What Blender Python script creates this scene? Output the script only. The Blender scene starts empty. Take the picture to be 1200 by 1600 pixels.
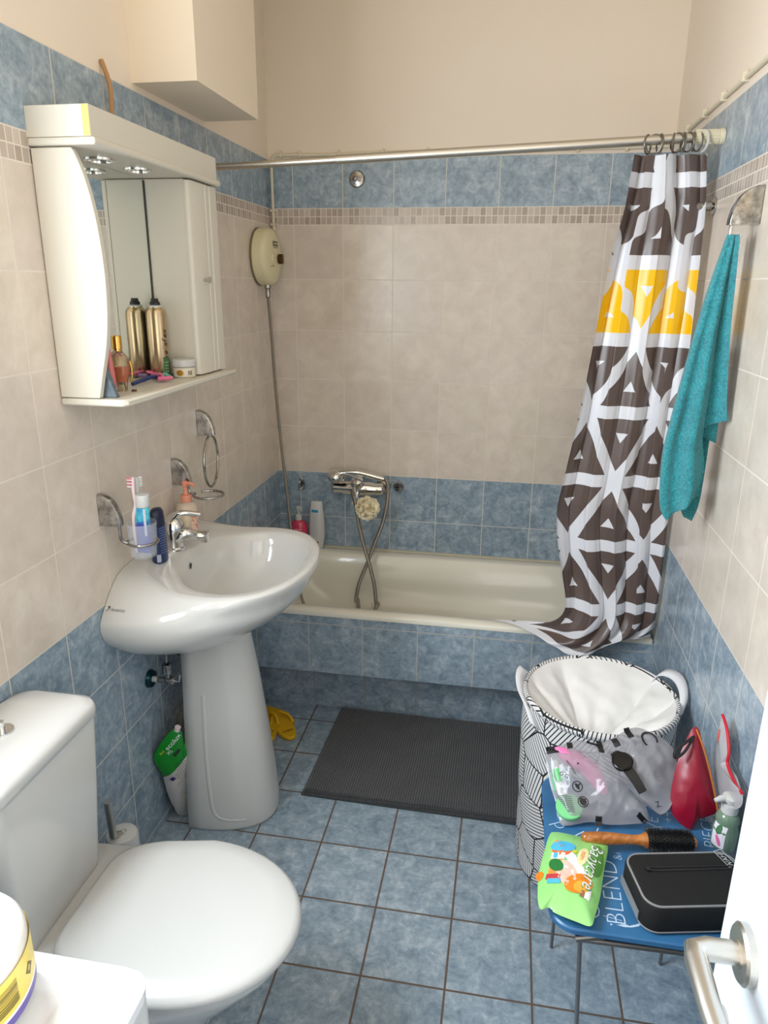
import bpy, math, random
from mathutils import Vector, Matrix, noise as mn
from mathutils.bvhtree import BVHTree
random.seed(4)
PI = math.pi
SC = bpy.context.scene
COL = SC.collection
W = 1.505          # room width; back wall y = 0, left wall x = 0, floor z = 0

# ---------------------------------------------------------------- camera
CP = Vector((0.9776, -2.9556, 1.6058))
YAW, PITCH, ROLL, FPX = 0.1699, 0.3046, 0.0093, 1123.56
fwd = Vector((-math.sin(YAW)*math.cos(PITCH), math.cos(YAW)*math.cos(PITCH), -math.sin(PITCH)))
r0 = Vector((math.cos(YAW), math.sin(YAW), 0)); u0 = r0.cross(fwd)
CR = math.cos(ROLL)*r0 + math.sin(ROLL)*u0
CU = -math.sin(ROLL)*r0 + math.cos(ROLL)*u0
cam = bpy.data.cameras.new('camera'); co = bpy.data.objects.new('camera', cam); COL.objects.link(co)
M = Matrix((CR, CU, -fwd)).transposed().to_4x4(); M.translation = CP
co.matrix_world = M
cam.sensor_fit = 'VERTICAL'; cam.sensor_height = 24.0; cam.lens = 24.0*FPX/1600.0
cam.clip_start = 0.02
SC.camera = co

def at(ax, val, x, y):
    """measured point of the photograph on the plane ax = val (a real distance in the room)"""
    d = (x-600)/FPX*CR - (y-800)/FPX*CU + fwd
    k = 'xyz'.index(ax)
    return CP + d*((val-CP[k])/d[k])

# ---------------------------------------------------------------- light and exposure
SC.view_settings.view_transform = 'Standard'; SC.view_settings.look = 'None'
SC.view_settings.gamma = 1.0; SC.view_settings.use_curve_mapping = False
SC.view_settings.exposure = -0.08
wd = bpy.data.worlds.new('world'); SC.world = wd; wd.use_nodes = True
bg = wd.node_tree.nodes['Background']
bg.inputs[0].default_value = (1.0, 0.96, 0.9, 1); bg.inputs[1].default_value = 0.5
def area(name, loc, rot, sx, sy, power, color):
    l = bpy.data.lights.new(name, 'AREA'); l.shape = 'RECTANGLE'; l.size = sx; l.size_y = sy
    l.energy = power; l.color = color
    o = bpy.data.objects.new(name, l); COL.objects.link(o); o.location = loc; o.rotation_euler = rot
    return o
area('window_daylight', (-0.01, -2.27, 1.66), (0, -PI/2, 0), 0.84, 0.66, 47.0, (0.82, 0.92, 1.0))
area('hall_light', (0.98, -3.20, 1.30), (PI/2, 0, 0.6), 0.50, 1.5, 7.5, (1.0, 0.95, 0.88))

# ---------------------------------------------------------------- node helpers
def S(r, g, b):
    f = lambda c: (c/12.92 if c <= .04045 else ((c+.055)/1.055)**2.4)
    return (f(r/255), f(g/255), f(b/255), 1)
class X:
    """a scalar socket with arithmetic"""
    def __init__(s, nt, k): s.nt, s.k = nt, k
    def op(s, o, *a):
        n = s.nt.nodes.new('ShaderNodeMath'); n.operation = o
        for i, v in enumerate((s,)+a):
            if isinstance(v, X): s.nt.links.new(v.k, n.inputs[i])
            else: n.inputs[i].default_value = v
        return X(s.nt, n.outputs[0])
    def __add__(s, b): return s.op('ADD', b)
    def __sub__(s, b): return s.op('SUBTRACT', b)
    def __mul__(s, b): return s.op('MULTIPLY', b)
    def __truediv__(s, b): return s.op('DIVIDE', b)
    def floor(s): return s.op('FLOOR')
    def fract(s): return s.op('FRACT')
    def abs(s): return s.op('ABSOLUTE')
    def gt(s, b): return s.op('GREATER_THAN', b)
    def lt(s, b): return s.op('LESS_THAN', b)
    def min(s, b): return s.op('MINIMUM', b)
    def max(s, b): return s.op('MAXIMUM', b)
    def sin(s): return s.op('SINE')
    def cos(s): return s.op('COSINE')
    def inv(s): return s.op('MULTIPLY_ADD', -1.0, 1.0)
    def edge(s): f = s.fract(); return f.min(f.inv())      # distance to the nearest whole number
def ramp(x, a, b):
    n = x.nt.nodes.new('ShaderNodeMapRange'); n.clamp = True
    x.nt.links.new(x.k, n.inputs[0]); n.inputs[1].default_value = a; n.inputs[2].default_value = b
    return X(x.nt, n.outputs[0])
def newmat(name):
    m = bpy.data.materials.new(name); m.use_nodes = True
    nt = m.node_tree; return m, nt, nt.nodes['Principled BSDF']
def mixc(nt, f, a, b):
    n = nt.nodes.new('ShaderNodeMix'); n.data_type = 'RGBA'
    for i, v in ((0, f), (6, a), (7, b)):
        if isinstance(v, X): nt.links.new(v.k, n.inputs[i])
        elif isinstance(v, bpy.types.NodeSocket): nt.links.new(v, n.inputs[i])
        else: n.inputs[i].default_value = v
    return n.outputs[2]
def position(nt):
    g = nt.nodes.new('ShaderNodeNewGeometry'); s = nt.nodes.new('ShaderNodeSeparateXYZ')
    nt.links.new(g.outputs['Position'], s.inputs[0])
    return [X(nt, s.outputs[i]) for i in range(3)], g.outputs['Position']
def coords(nt, kind):
    g = nt.nodes.new('ShaderNodeTexCoord'); s = nt.nodes.new('ShaderNodeSeparateXYZ')
    nt.links.new(g.outputs[kind], s.inputs[0])
    return [X(nt, s.outputs[i]) for i in range(3)], g.outputs[kind]
def noise(nt, vec, scale, detail=4, rough=.6, dist=0.0):
    n = nt.nodes.new('ShaderNodeTexNoise'); n.inputs['Scale'].default_value = scale
    n.inputs['Detail'].default_value = detail; n.inputs['Roughness'].default_value = rough
    n.inputs['Distortion'].default_value = dist
    if vec is not None: nt.links.new(vec, n.inputs['Vector'])
    return X(nt, n.outputs[0])
def white(nt, a, b, c=None):
    cb = nt.nodes.new('ShaderNodeCombineXYZ')
    for i, v in enumerate((a, b, c)):
        if v is not None: nt.links.new(v.k, cb.inputs[i])
    n = nt.nodes.new('ShaderNodeTexWhiteNoise'); nt.links.new(cb.outputs[0], n.inputs['Vector'])
    return X(nt, n.outputs[0])
def bump(nt, bs, h, dist=.002, strength=.5):
    n = nt.nodes.new('ShaderNodeBump'); n.inputs['Distance'].default_value = dist
    n.inputs['Strength'].default_value = strength
    nt.links.new(h.k, n.inputs['Height']); nt.links.new(n.outputs[0], bs.inputs['Normal'])

def flat(name, c, rough=.5, metal=0.0, coat=0.0, sss=0.0, trans=0.0, alpha=1.0, bumpy=None, ior=None, var=None):
    m, nt, b = newmat(name)
    b.inputs['Base Color'].default_value = c; b.inputs['Roughness'].default_value = rough
    b.inputs['Metallic'].default_value = metal; b.inputs['Coat Weight'].default_value = coat
    b.inputs['Transmission Weight'].default_value = trans; b.inputs['Alpha'].default_value = alpha
    if ior: b.inputs['IOR'].default_value = ior
    if bumpy or var: _, v = coords(nt, 'Object')
    if bumpy: bump(nt, b, noise(nt, v, bumpy[0], 3), bumpy[1], bumpy[2])
    if var:
        f = ramp(noise(nt, v, var[0], 5, .65), .35, .65)
        nt.links.new(mixc(nt, f, c, var[1]), b.inputs['Base Color'])
    return m

BLUE = (S(117,137,153), S(152,169,183), S(190,201,209))
def blue_color(nt, pos, tid):
    n1 = noise(nt, pos, 22, 8, .68, .6); n2 = noise(nt, pos, 75, 3, .6)
    f = n1*.72 + n2*.28 + tid*.05 - .025
    c = mixc(nt, ramp(f, .36, .52), BLUE[0], BLUE[1])
    return mixc(nt, ramp(f, .52, .66), c, BLUE[2])
def beige_color(nt, pos, tid):
    n1 = noise(nt, pos, 14, 7, .65, .4); n3 = noise(nt, pos, 5, 2, .5)
    c = mixc(nt, ramp(n1, .35, .65), S(212,198,184), S(229,217,203))
    c = mixc(nt, ramp(n3, .45, .75)*.35, c, S(214,206,184))
    return mixc(nt, ramp(tid, .0, 1.0)*.35, c, S(206,193,187))
def wall_mat(name, ax, off):
    m, nt, b = newmat(name)
    p, pos = position(nt); z = p[2]
    h = (p[ax]-off)/.2; v = (z-.828)/.2
    low = z.lt(.828); mos = z.gt(1.833)*z.lt(1.893); top = z.gt(1.893)*z.lt(2.070); pla = z.gt(2.070)
    blue = low.max(top)
    tid = white(nt, h.floor(), v.floor(), None)
    bc = blue_color(nt, pos, tid); gc = beige_color(nt, pos, tid)
    col = mixc(nt, blue, gc, bc)
    # mosaic strip
    hm = (p[ax]-off)/.0222; vm = (z-1.833)/.03
    mid = white(nt, hm.floor(), vm.floor(), None)
    mc = mixc(nt, mid, S(168,152,140), S(206,192,180))
    col = mixc(nt, mos, col, mc)
    gh = (h.edge()*.2).lt(.0019)
    zz = (z-.828).abs().min((z-1.833).abs()).min((z-1.893).abs()).min((z-2.070).abs())
    gv = (v.edge()*.2).lt(.0017)*z.lt(1.82)
    gm = (hm.edge()*.0222).lt(.0016).max((vm.edge()*.03).lt(.0016))*mos
    g = gh.max(gv).max(zz.lt(.0019))*mos.inv()
    g = g.max(gm).min(pla.inv())
    gcol = mixc(nt, blue, S(228,218,206), S(205,202,194))
    col = mixc(nt, g, col, gcol)
    pn = noise(nt, pos, 3, 3, .5)
    col = mixc(nt, pla, col, mixc(nt, pn, S(238,222,204), S(241,228,211)))
    nt.links.new(col, b.inputs['Base Color'])
    r = (g*.55+.26).max(pla*.9); nt.links.new(r.k, b.inputs['Roughness'])
    bump(nt, b, g.inv()*.8 + noise(nt, pos, 60, 3)*.12, .0015, .5)
    return m
def blue_tiles(name, ax, off, ay, offy, pitch, grout, gw=.0019, rough=.3):
    m, nt, b = newmat(name)
    p, pos = position(nt)
    h = (p[ax]-off)/pitch; v = (p[ay]-offy)/pitch
    tid = white(nt, h.floor(), v.floor(), None)
    g = (h.edge()*pitch).min(v.edge()*pitch).lt(gw)
    nt.links.new(mixc(nt, g, blue_color(nt, pos, tid), grout), b.inputs['Base Color'])
    nt.links.new((g*.5+rough).k, b.inputs['Roughness'])
    bump(nt, b, g.inv()*.8 + noise(nt, pos, 60, 3)*.1, .0015, .5)
    return m

# ---------------------------------------------------------------- materials
PORC = flat('porcelain', S(210,209,206), .12, coat=.4)
PLAS = flat('white_plastic', S(204,204,202), .28)
ENAM = flat('cream_enamel', S(230,226,212), .2, coat=.3)
LACQ = flat('white_lacquer', S(216,210,196), .35)
MDFY = flat('yellow_edging', S(240,205,110), .5)
CHROME = flat('chrome', (.72,.72,.71,1), .1, 1.0)
CHROMD = flat('worn_chrome', (.55,.54,.52,1), .2, 1.0, var=(45, (.20,.19,.18,1)))
STEEL = flat('brushed_steel', (.60,.57,.52,1), .32, 1.0)
GREYM = flat('grey_metal', S(128,128,128), .35, .85)
BLACK = flat('black_plastic', S(22,22,24), .4)
GLASSM = flat('mirror_glass', (.86,.9,.88,1), .01, 1.0)
WHITE = flat('white_print', S(240,240,240), .5)
CREAM = flat('cream_plastic', S(226,217,178), .35)
CABLEM = flat('cable_white', S(225,214,190), .5)

# ---------------------------------------------------------------- mesh helpers
ORG = {}
class MB:
    def __init__(s): s.v = []; s.f = []; s.mi = []; s.uv = {}
    def add(s, vs, fs, mi=0):
        b = len(s.v); s.v += [Vector(v) for v in vs]
        for f in fs: s.f.append([b+i for i in f]); s.mi.append(mi)
        return b
    def box(s, a, b, mi=0):
        x0,y0,z0 = a; x1,y1,z1 = b
        s.add([(x0,y0,z0),(x1,y0,z0),(x1,y1,z0),(x0,y1,z0),(x0,y0,z1),(x1,y0,z1),(x1,y1,z1),(x0,y1,z1)],
              [(0,3,2,1),(4,5,6,7),(0,1,5,4),(1,2,6,5),(2,3,7,6),(3,0,4,7)], mi); return s
    def loft(s, rings, cap0=True, cap1=True, closed=True, mi=0):
        n = len(rings[0]); vs = [p for r in rings for p in r]; fs = []
        for k in range(len(rings)-1):
            for i in range(n if closed else n-1):
                j = (i+1) % n
                fs.append((k*n+i, k*n+j, (k+1)*n+j, (k+1)*n+i))
        if cap0: fs.append(tuple(reversed(range(n))))
        if cap1: fs.append(tuple((len(rings)-1)*n+i for i in range(n)))
        s.add(vs, fs, mi); return s
    def tube(s, pts, r, seg=12, closed=False, mi=0, cap=True):
        pts = [Vector(p) for p in pts]; n = len(pts); rings = []
        rr = r if isinstance(r, (list, tuple)) else [r]*n
        up = None
        for i in range(n):
            a = pts[(i-1) % n] if (closed or i > 0) else pts[i]
            c = pts[(i+1) % n] if (closed or i < n-1) else pts[i]
            t = (c-a).normalized()
            if up is None:
                up = Vector((0,0,1)) if abs(t.z) < .9 else Vector((1,0,0))
            e1 = (up - t*up.dot(t)).normalized(); e2 = t.cross(e1); up = e1
            rings.append([pts[i] + (e1*math.cos(2*PI*k/seg)+e2*math.sin(2*PI*k/seg))*rr[i] for k in range(seg)])
        if closed: s.loft(rings+[rings[0]], False, False, True, mi)
        else: s.loft(rings, cap, cap, True, mi)
        return s
    def lathe(s, prof, c=(0,0,0), seg=24, axis=(0,0,1), mi=0, sx=1.0, sy=1.0):
        c = Vector(c); a = Vector(axis).normalized()
        e1 = (Vector((1,0,0)) if abs(a.x) < .9 else Vector((0,1,0))); e1 = (e1-a*e1.dot(a)).normalized(); e2 = a.cross(e1)
        rings = [[c + a*z + (e1*math.cos(2*PI*k/seg)*sx+e2*math.sin(2*PI*k/seg)*sy)*max(r, 1e-5) for k in range(seg)] for r, z in prof]
        s.loft(rings, prof[0][0] > 1e-4, prof[-1][0] > 1e-4, True, mi); return s
    def grid(s, fn, nu, nv, mi=0, uvfn=None):
        b = len(s.v)
        for j in range(nv+1):
            for i in range(nu+1):
                s.v.append(Vector(fn(i/nu, j/nv)))
                if uvfn: s.uv[len(s.v)-1] = uvfn(i/nu, j/nv)
        for j in range(nv):
            for i in range(nu):
                q = b+j*(nu+1)+i
                s.f.append([q, q+1, q+nu+2, q+nu+1]); s.mi.append(mi)
        return s
    def obj(s, name, mats, parent=None, smooth=35, bevel=None, sub=0, solid=None, local=False):
        me = bpy.data.meshes.new(name)
        o = bpy.data.objects.new(name, me); COL.objects.link(o)
        org = Vector((0,0,0))
        if parent is not None:
            o.parent = parent
            org = Vector((0,0,0)) if local else ORG.get(parent.name, Vector((0,0,0)))
        ORG[o.name] = org
        me.from_pydata([tuple(v-org) for v in s.v], [], s.f)
        if not isinstance(mats, (list, tuple)): mats = [mats]
        for m in mats: me.materials.append(m)
        for p, i in zip(me.polygons, s.mi): p.material_index = i
        if s.uv:
            l = me.uv_layers.new(name='uv')
            for lp in me.loops: l.data[lp.index].uv = s.uv.get(lp.vertex_index, (0,0))
        if smooth:
            for p in me.polygons: p.use_smooth = True
            me.set_sharp_from_angle(angle=math.radians(smooth))
        me.update()
        if solid:
            md = o.modifiers.new('solid', 'SOLIDIFY'); md.thickness = solid; md.offset = 0
        if bevel:
            md = o.modifiers.new('bevel', 'BEVEL'); md.width = bevel; md.segments = 3; md.limit_method = 'ANGLE'; md.angle_limit = math.radians(40)
        if sub:
            md = o.modifiers.new('sub', 'SUBSURF'); md.levels = sub; md.render_levels = sub
        return o
    def bvh(s): return BVHTree.FromPolygons([tuple(v) for v in s.v], s.f)
def tag(o, label, cat, group=None):
    o['label'] = label; o['category'] = cat
    if group: o['group'] = group
    return o
def thing(name, loc, label, cat, group=None, rotz=0, rot=None):
    o = bpy.data.objects.new(name, None); COL.objects.link(o); o.empty_display_size = .05
    o.location = loc; o.rotation_euler = rot or (0,0,rotz); ORG[o.name] = Vector(loc)
    return tag(o, label, cat, group)
def struct(o): o['kind'] = 'structure'; return o
def rrect(cx, cy, hx, hy, r, z, n=6):
    pts = []
    for sx, sy, a0 in ((1,1,0),(-1,1,PI/2),(-1,-1,PI),(1,-1,1.5*PI)):
        for k in range(n+1):
            a = a0 + k*PI/2/n
            pts.append(Vector((cx+sx*(hx-r)+r*math.cos(a), cy+sy*(hy-r)+r*math.sin(a), z)))
    return pts
def smooth_path(pts, n=8, closed=False):
    pts = [Vector(p) for p in pts]; out = []; m = len(pts)
    for i in range(m if closed else m-1):
        g = lambda k: pts[k % m] if closed else pts[max(0, min(m-1, k))]
        p0, p1, p2, p3 = g(i-1), g(i), g(i+1), g(i+2)
        for k in range(n):
            t = k/n
            out.append(.5*((2*p1)+(p2-p0)*t+(2*p0-5*p1+4*p2-p3)*t*t+(3*p1-p0-3*p2+p3)*t**3))
    if not closed: out.append(pts[-1])
    return out
def ring_pts(c, r, axis, n=32, a0=0, a1=2*PI, sx=1.0, sy=1.0):
    c = Vector(c); a = Vector(axis).normalized()
    e1 = (Vector((1,0,0)) if abs(a.x) < .9 else Vector((0,1,0))); e1 = (e1-a*e1.dot(a)).normalized(); e2 = a.cross(e1)
    full = abs(a1-a0-2*PI) < 1e-4
    return [c + e1*(r*sx*math.cos(a0+(a1-a0)*k/(n if full else n-1))) + e2*(r*sy*math.sin(a0+(a1-a0)*k/(n if full else n-1))) for k in range(n)]
_tc = {}
def text2d(s, size, shear=0.0, thin=0.0):
    k = (s, size, shear, thin)
    if k not in _tc:
        cu = bpy.data.curves.new('t', 'FONT'); cu.body = s; cu.size = size; cu.align_x = 'CENTER'; cu.align_y = 'CENTER'; cu.shear = shear
        cu.resolution_u = 3; cu.offset = -thin*size
        o = bpy.data.objects.new('t', cu); COL.objects.link(o)
        dg = bpy.context.evaluated_depsgraph_get(); me = bpy.data.meshes.new_from_object(o.evaluated_get(dg))
        _tc[k] = ([(v.co.x, v.co.y) for v in me.vertices], [tuple(p.vertices) for p in me.polygons])
        bpy.data.objects.remove(o); bpy.data.curves.remove(cu); bpy.data.meshes.remove(me)
    return _tc[k]
def ell2d(rx, ry, n=20, rings=3):
    vs = [(0,0)]; fs = []
    for k in range(1, rings+1):
        for i in range(n): vs.append((rx*k/rings*math.cos(2*PI*i/n), ry*k/rings*math.sin(2*PI*i/n)))
    for i in range(n): fs.append((0, 1+i, 1+(i+1) % n))
    for k in range(rings-1):
        for i in range(n): a = 1+k*n; fs.append((a+i, a+n+i, a+n+(i+1) % n, a+(i+1) % n))
    return vs, fs
def rect2d(w, h, nx=4, ny=4):
    vs = [(-w/2+w*i/nx, -h/2+h*j/ny) for j in range(ny+1) for i in range(nx+1)]
    return vs, [(j*(nx+1)+i, j*(nx+1)+i+1, (j+1)*(nx+1)+i+1, (j+1)*(nx+1)+i) for j in range(ny) for i in range(nx)]
def frame2d(w, h, t):
    a = [(-w/2,-h/2),(w/2,-h/2),(w/2,h/2),(-w/2,h/2)]; b = [(-w/2+t,-h/2+t),(w/2-t,-h/2+t),(w/2-t,h/2-t),(-w/2+t,h/2-t)]
    return a+b, [(i, (i+1) % 4, 4+(i+1) % 4, 4+i) for i in range(4)]
def put(mb, geo, O, U, V, rot=0.0, mi=0, bvh=None, off=.0006, reach=.2):
    """lay flat 2D print on a surface: frame O,U,V; with bvh it follows the surface"""
    O, U, V = Vector(O), Vector(U).normalized(), Vector(V).normalized(); N = U.cross(V).normalized()
    c, s = math.cos(rot), math.sin(rot); vs = []
    for x, y in geo[0]:
        p = O + U*(x*c-y*s) + V*(x*s+y*c)
        if bvh:
            h = bvh.ray_cast(p+N*reach, -N)
            if h[0] is not None: p = h[0]
        vs.append(p+N*off)
    mb.add(vs, geo[1], mi)
def pillow(outline, top, bot, p=2.5, n=48, wr=0.0, fr=20, seed=0, ridge=0.0, nt=9):
    """a filled bag: a closed outline in 3D that bulges to both sides of its mean plane"""
    P = smooth_path(outline, max(1, n//len(outline)), True); c = sum(P, Vector())/len(P)
    N = Vector()
    for i in range(len(P)): N += (P[i]-c).cross(P[(i+1) % len(P)]-c)
    if N.dot(CP-c) < 0: P.reverse(); N = -N
    N.normalize()
    ts = [1, .97, .9, .8, .67, .52, .36, .2, .07] if nt == 9 else [1-(k/nt)**1.3 for k in range(nt)]
    def ring(t, h, sg):
        out = []
        for q in P:
            d = c + (q-c)*t
            w = wr*mn.noise(d*fr+Vector((seed, seed*2, sg)))*(1-t**6) + wr*.6*mn.noise(d*fr*2.3+Vector((seed, 7, sg)))*(1-t**6)
            if ridge: w += ridge*(.35-abs(mn.noise(d*fr*.9+Vector((seed, 3, sg*2))))*1.6)*(1-t**8) + ridge*.5*(.3-abs(mn.noise(d*fr*2.1+Vector((5, seed, sg)))))*(1-t**8)
            out.append(d + N*(sg*h*(1-t**p)+w))
        return out
    rings = [ring(t, bot, -1) for t in reversed(ts)] + [ring(t, top, 1) for t in ts[1:]]
    mb = MB(); mb.loft(rings); return mb, c, N

# ================================================================ the setting
YF = -3.09
def wallbox(name, boxes, m):
    mb = MB()
    for a, b in boxes: mb.box(a, b)
    return struct(mb.obj(name, m, smooth=0))
H = 2.72
M_back = wall_mat('wall_tiles_back', 0, .0967); M_left = wall_mat('wall_tiles_left', 1, -1.5985); M_right = wall_mat('wall_tiles_right', 1, -.8858)
M_paint = flat('cream_paint', S(238,223,202), .9)
wallbox('wall_back', [((-.1,0,-.05),(W+.1,.1,H))], M_back)
WY0, WY1, WZ0, WZ1 = -2.62, -1.92, 1.22, 2.10
wallbox('wall_left', [((-.1,WY1,-.05),(0,0,H)), ((-.1,YF,-.05),(0,WY0,H)), ((-.1,WY0,-.05),(0,WY1,WZ0)), ((-.1,WY0,WZ1),(0,WY1,H))], M_left)
wallbox('wall_right', [((W,YF,-.05),(W+.1,0,H))], M_right)
DX0, DX1, DZ = .44, 1.25, 2.04
wallbox('wall_front', [((-.1,YF-.1,-.05),(DX0,YF,H)), ((DX1,YF-.1,-.05),(W+.1,YF,H)), ((DX0,YF-.1,DZ),(DX1,YF,H))], M_paint)
wallbox('ceiling', [((-.1,YF-.1,H),(W+.1,.1,H+.1))], M_paint)
M_floor = blue_tiles('floor_tiles', 0, .2946, 1, -1.032, .2055, S(104,88,76), .0027, .28)
wallbox('floor', [((-.1,YF-.5,-.1),(W+.1,.1,0))], M_floor)
# boxed-in duct high in the left corner
wallbox('trim_1', [((0,-1.055,2.085),(.174,-.607,H))], M_paint)
# window in the left wall (daylight), casement frame in the reveal
wf = MB()
for a, b in (((-.09,WY0,WZ0),(-.04,WY0+.05,WZ1)), ((-.09,WY1-.05,WZ0),(-.04,WY1,WZ1)), ((-.09,WY0,WZ0),(-.04,WY1,WZ0+.05)), ((-.09,WY0,WZ1-.05),(-.04,WY1,WZ1)), ((-.085,-2.29,WZ0),(-.045,-2.25,WZ1))): wf.box(a, b)
w1 = struct(wf.obj('window_1', PLAS, bevel=.004))
MB().box((-.07,WY0+.04,WZ0+.04),(-.064,WY1-.04,WZ1-.04)).obj('pane', flat('window_glass', (1,1,1,1), .02, trans=1.0, ior=1.45), w1)
# door frame and the open door leaf
df = MB()
df.box((DX0-.05,YF,0),(DX0,YF+.015,DZ+.05)); df.box((DX1,YF,0),(DX1+.05,YF+.015,DZ+.05)); df.box((DX0,YF,DZ),(DX1,YF+.015,DZ+.05))
struct(df.obj('trim_2', LACQ, bevel=.003))
# tiled bath front: hanging apron, soffit, set-back plinth
AP = blue_tiles('apron_tiles', 0, .109, 2, .434, .2, S(188,184,176))
PLT = blue_tiles('plinth_tiles', 0, .081, 2, .2, .2035, S(150,150,146))
struct(MB().box((0,-.661,.2365),(W,-.60,.468)).obj('trim_3', AP, smooth=0))
struct(MB().box((0,-.515,0),(W,-.475,.236)).box((0,-.60,.2365),(W,-.515,.239)).obj('trim_4', PLT, smooth=0))
# grout line along the wet edge of the bath
struct(MB().box((.0,-.012,.484),(W,-.0,.492)).obj('trim_5', flat('silicone', S(206,198,176), .5), smooth=0))

# ---------------------------------------------------------------- door
door = MB().box((1.222,-3.075,.012),(1.262,-2.335,2.02)).obj('door_1', flat('door_paint', S(206,213,221), .3), smooth=0, bevel=.003)
struct(door)
hb = MB(); hc = at('x', 1.222, 1170, 1492)
hb.lathe([(.0,.0),(.0265,.0),(.0265,.007),(.024,.0095),(.013,.0095)], hc, 40, (-1,0,0))
hb.lathe([(.0125,.008),(.0125,.011)], hc, 24, (-1,0,0))
rose = hb.obj('door_rosette', STEEL, door)
lv = MB(); k = hc+Vector((-.045,0,0))
lp = [hc+Vector((-.008,0,0)), hc+Vector((-.036,0,0)), k+Vector((-.002,-.004,0)), k+Vector((-.003,-.014,0)), k+Vector((-.002,-.06,-.001)), k+Vector((.002,-.125,-.001))]
lv.tube(lp, [.0105,.0105,.0108,.0105,.0098,.0095], 20)
lv.obj('door_lever', STEEL, door)
kp = MB(); kc = at('x', 1.222, 1134, 1600)+Vector((0,.0,-.012))
kp.lathe([(.0,.0),(.0245,.0),(.0245,.006),(.022,.008),(0,.008)], kc, 32, (-1,0,0))
kp.obj('keyhole_rose', STEEL, door)

# ================================================================ bathtub
tub = thing('bathtub', (W/2,-.33,.26), 'cream enamel bathtub set along the back wall behind tiled apron', 'bathtub')
mb = MB(); cx, cy = W/2, -.3325
R_ = [rrect(cx,cy,W/2-.002,.3315,.006,.466), rrect(cx,cy,W/2-.002,.3315,.006,.480), rrect(cx,cy,W/2-.008,.326,.006,.487),
      rrect(cx,cy-.006,W/2-.05,.279,.07,.487), rrect(cx,cy-.006,W/2-.058,.271,.075,.480), rrect(cx,cy-.004,W/2-.080,.257,.09,.36), rrect(cx+.02,cy-.004,W/2-.13,.235,.11,.275), rrect(cx+.02,cy,W/2-.18,.19,.1,.248), rrect(cx+.02,cy,W/2-.4,.1,.08,.243)]
mb.loft(R_, False, True); mb.obj('tub_shell', ENAM, tub, 50)
MB().lathe([(0,.004),(.03,.004),(.034,0),(.034,-.01)], (.35,-.33,.2445), 24).obj('drain', CHROME, tub)

# ================================================================ toilet
TY = -1.932
def egg(x0, x1, hw, flat_w, z, cy=TY, n=48, sq=2.25, xm=.45):
    """seat-shaped outline: straight back at x0, round front at x1"""
    pts = []
    xc = x0 + (x1-x0)*xm
    for k in range(n):
        a = 2*PI*k/n; c, s = math.cos(a), math.sin(a)
        if c >= 0: x = xc + (x1-xc)*abs(c)**(2/2.05); y = hw*math.copysign(abs(s)**(2/2.05), s)
        else:
            x = xc - (xc-x0)*abs(c)**(2/6.5); y = math.copysign(abs(s)**(2/6.5), s)*hw
            t = (xc-x)/(xc-x0); y *= 1-(1-flat_w/hw)*t**1.5
        pts.append(Vector((x, cy+y, z)))
    return pts
toilet = thing('toilet', (.33,TY,0), 'white close-coupled toilet with closed lid, left of the washbasin', 'toilet')
mb = MB()
mb.loft([egg(.10,.44,.105,.095,0), egg(.10,.445,.108,.098,.02), egg(.11,.43,.10,.09,.10), egg(.10,.46,.115,.095,.20), egg(.07,.55,.155,.12,.30), egg(.02,.612,.18,.155,.365), egg(.015,.622,.183,.165,.385), egg(.015,.622,.183,.165,.398), egg(.02,.615,.177,.16,.404)])
mb.obj('bowl', PORC, toilet, 60)
mb = MB(); mb.loft([egg(.205,.628,.183,.125,.4045), egg(.203,.632,.186,.128,.409), egg(.203,.632,.186,.128,.414), egg(.206,.628,.183,.126,.417)]); mb.obj('seat', PLAS, toilet, 40)
mb = MB()
mb.loft([egg(.205,.638,.187,.136,.4175), egg(.202,.643,.191,.139,.422), egg(.201,.644,.192,.140,.430), egg(.204,.640,.189,.137,.438), egg(.213,.630,.181,.129,.444), egg(.25,.586,.147,.095,.450), egg(.32,.50,.07,.05,.4525)])
mb.obj('seat_lid', PLAS, toilet, 60)
mb = MB()
def cis(z, hy, x1, r=.03): 
    return [Vector((max(p.x, .006), p.y, p.z)) for p in rrect(.006+x1/2, TY, x1/2, hy, r, z)]
mb.loft([cis(.405,.130,.155), cis(.42,.134,.158), cis(.60,.150,.166), cis(.750,.163,.170), cis(.756,.161,.168)])
cist = mb.obj('cistern', PORC, toilet, 45)
mb = MB(); mb.loft([cis(.7565,.163,.171,.03), cis(.760,.168,.176,.035), cis(.778,.169,.177,.04), cis(.788,.165,.173,.04), cis(.795,.150,.158,.04), cis(.799,.10,.11,.03)])
cl = mb.obj('cistern_lid', PORC, toilet, 60)
b0 = at('z', .80, 3, 1142); 
MB().lathe([(.0,.0),(.021,.0),(.022,-.004),(.022,-.006)], (b0.x,b0.y,.803), 28).lathe([(.0,.02),(.0055,.02),(.006,.017),(.006,.0)], (b0.x,b0.y,.801), 16).obj('flush_button', CHROME, cl)

# toilet brush between cistern and washbasin
p = at('z', .30, 190, 1302)
tb = thing('toilet_brush', (p.x, p.y, 0), 'toilet brush with steel handle standing in white holder behind the toilet', 'toilet brush')
MB().lathe([(0,0),(.034,0),(.036,.004),(.040,.29),(.037,.300),(.028,.304),(.012,.305),(.011,.30),(0,.30)], (p.x,p.y,0), 32).obj('holder', PLAS, tb)
q0 = at('y', p.y-.030, 177, 1306); q1 = at('y', p.y-.040, 168, 1252)
MB().tube([Vector((p.x,p.y-.005,.303)), q0, q0.lerp(q1,.5), q1], [.008,.009,.0095,.0095], 16).obj('handle', STEEL, tb)

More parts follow.
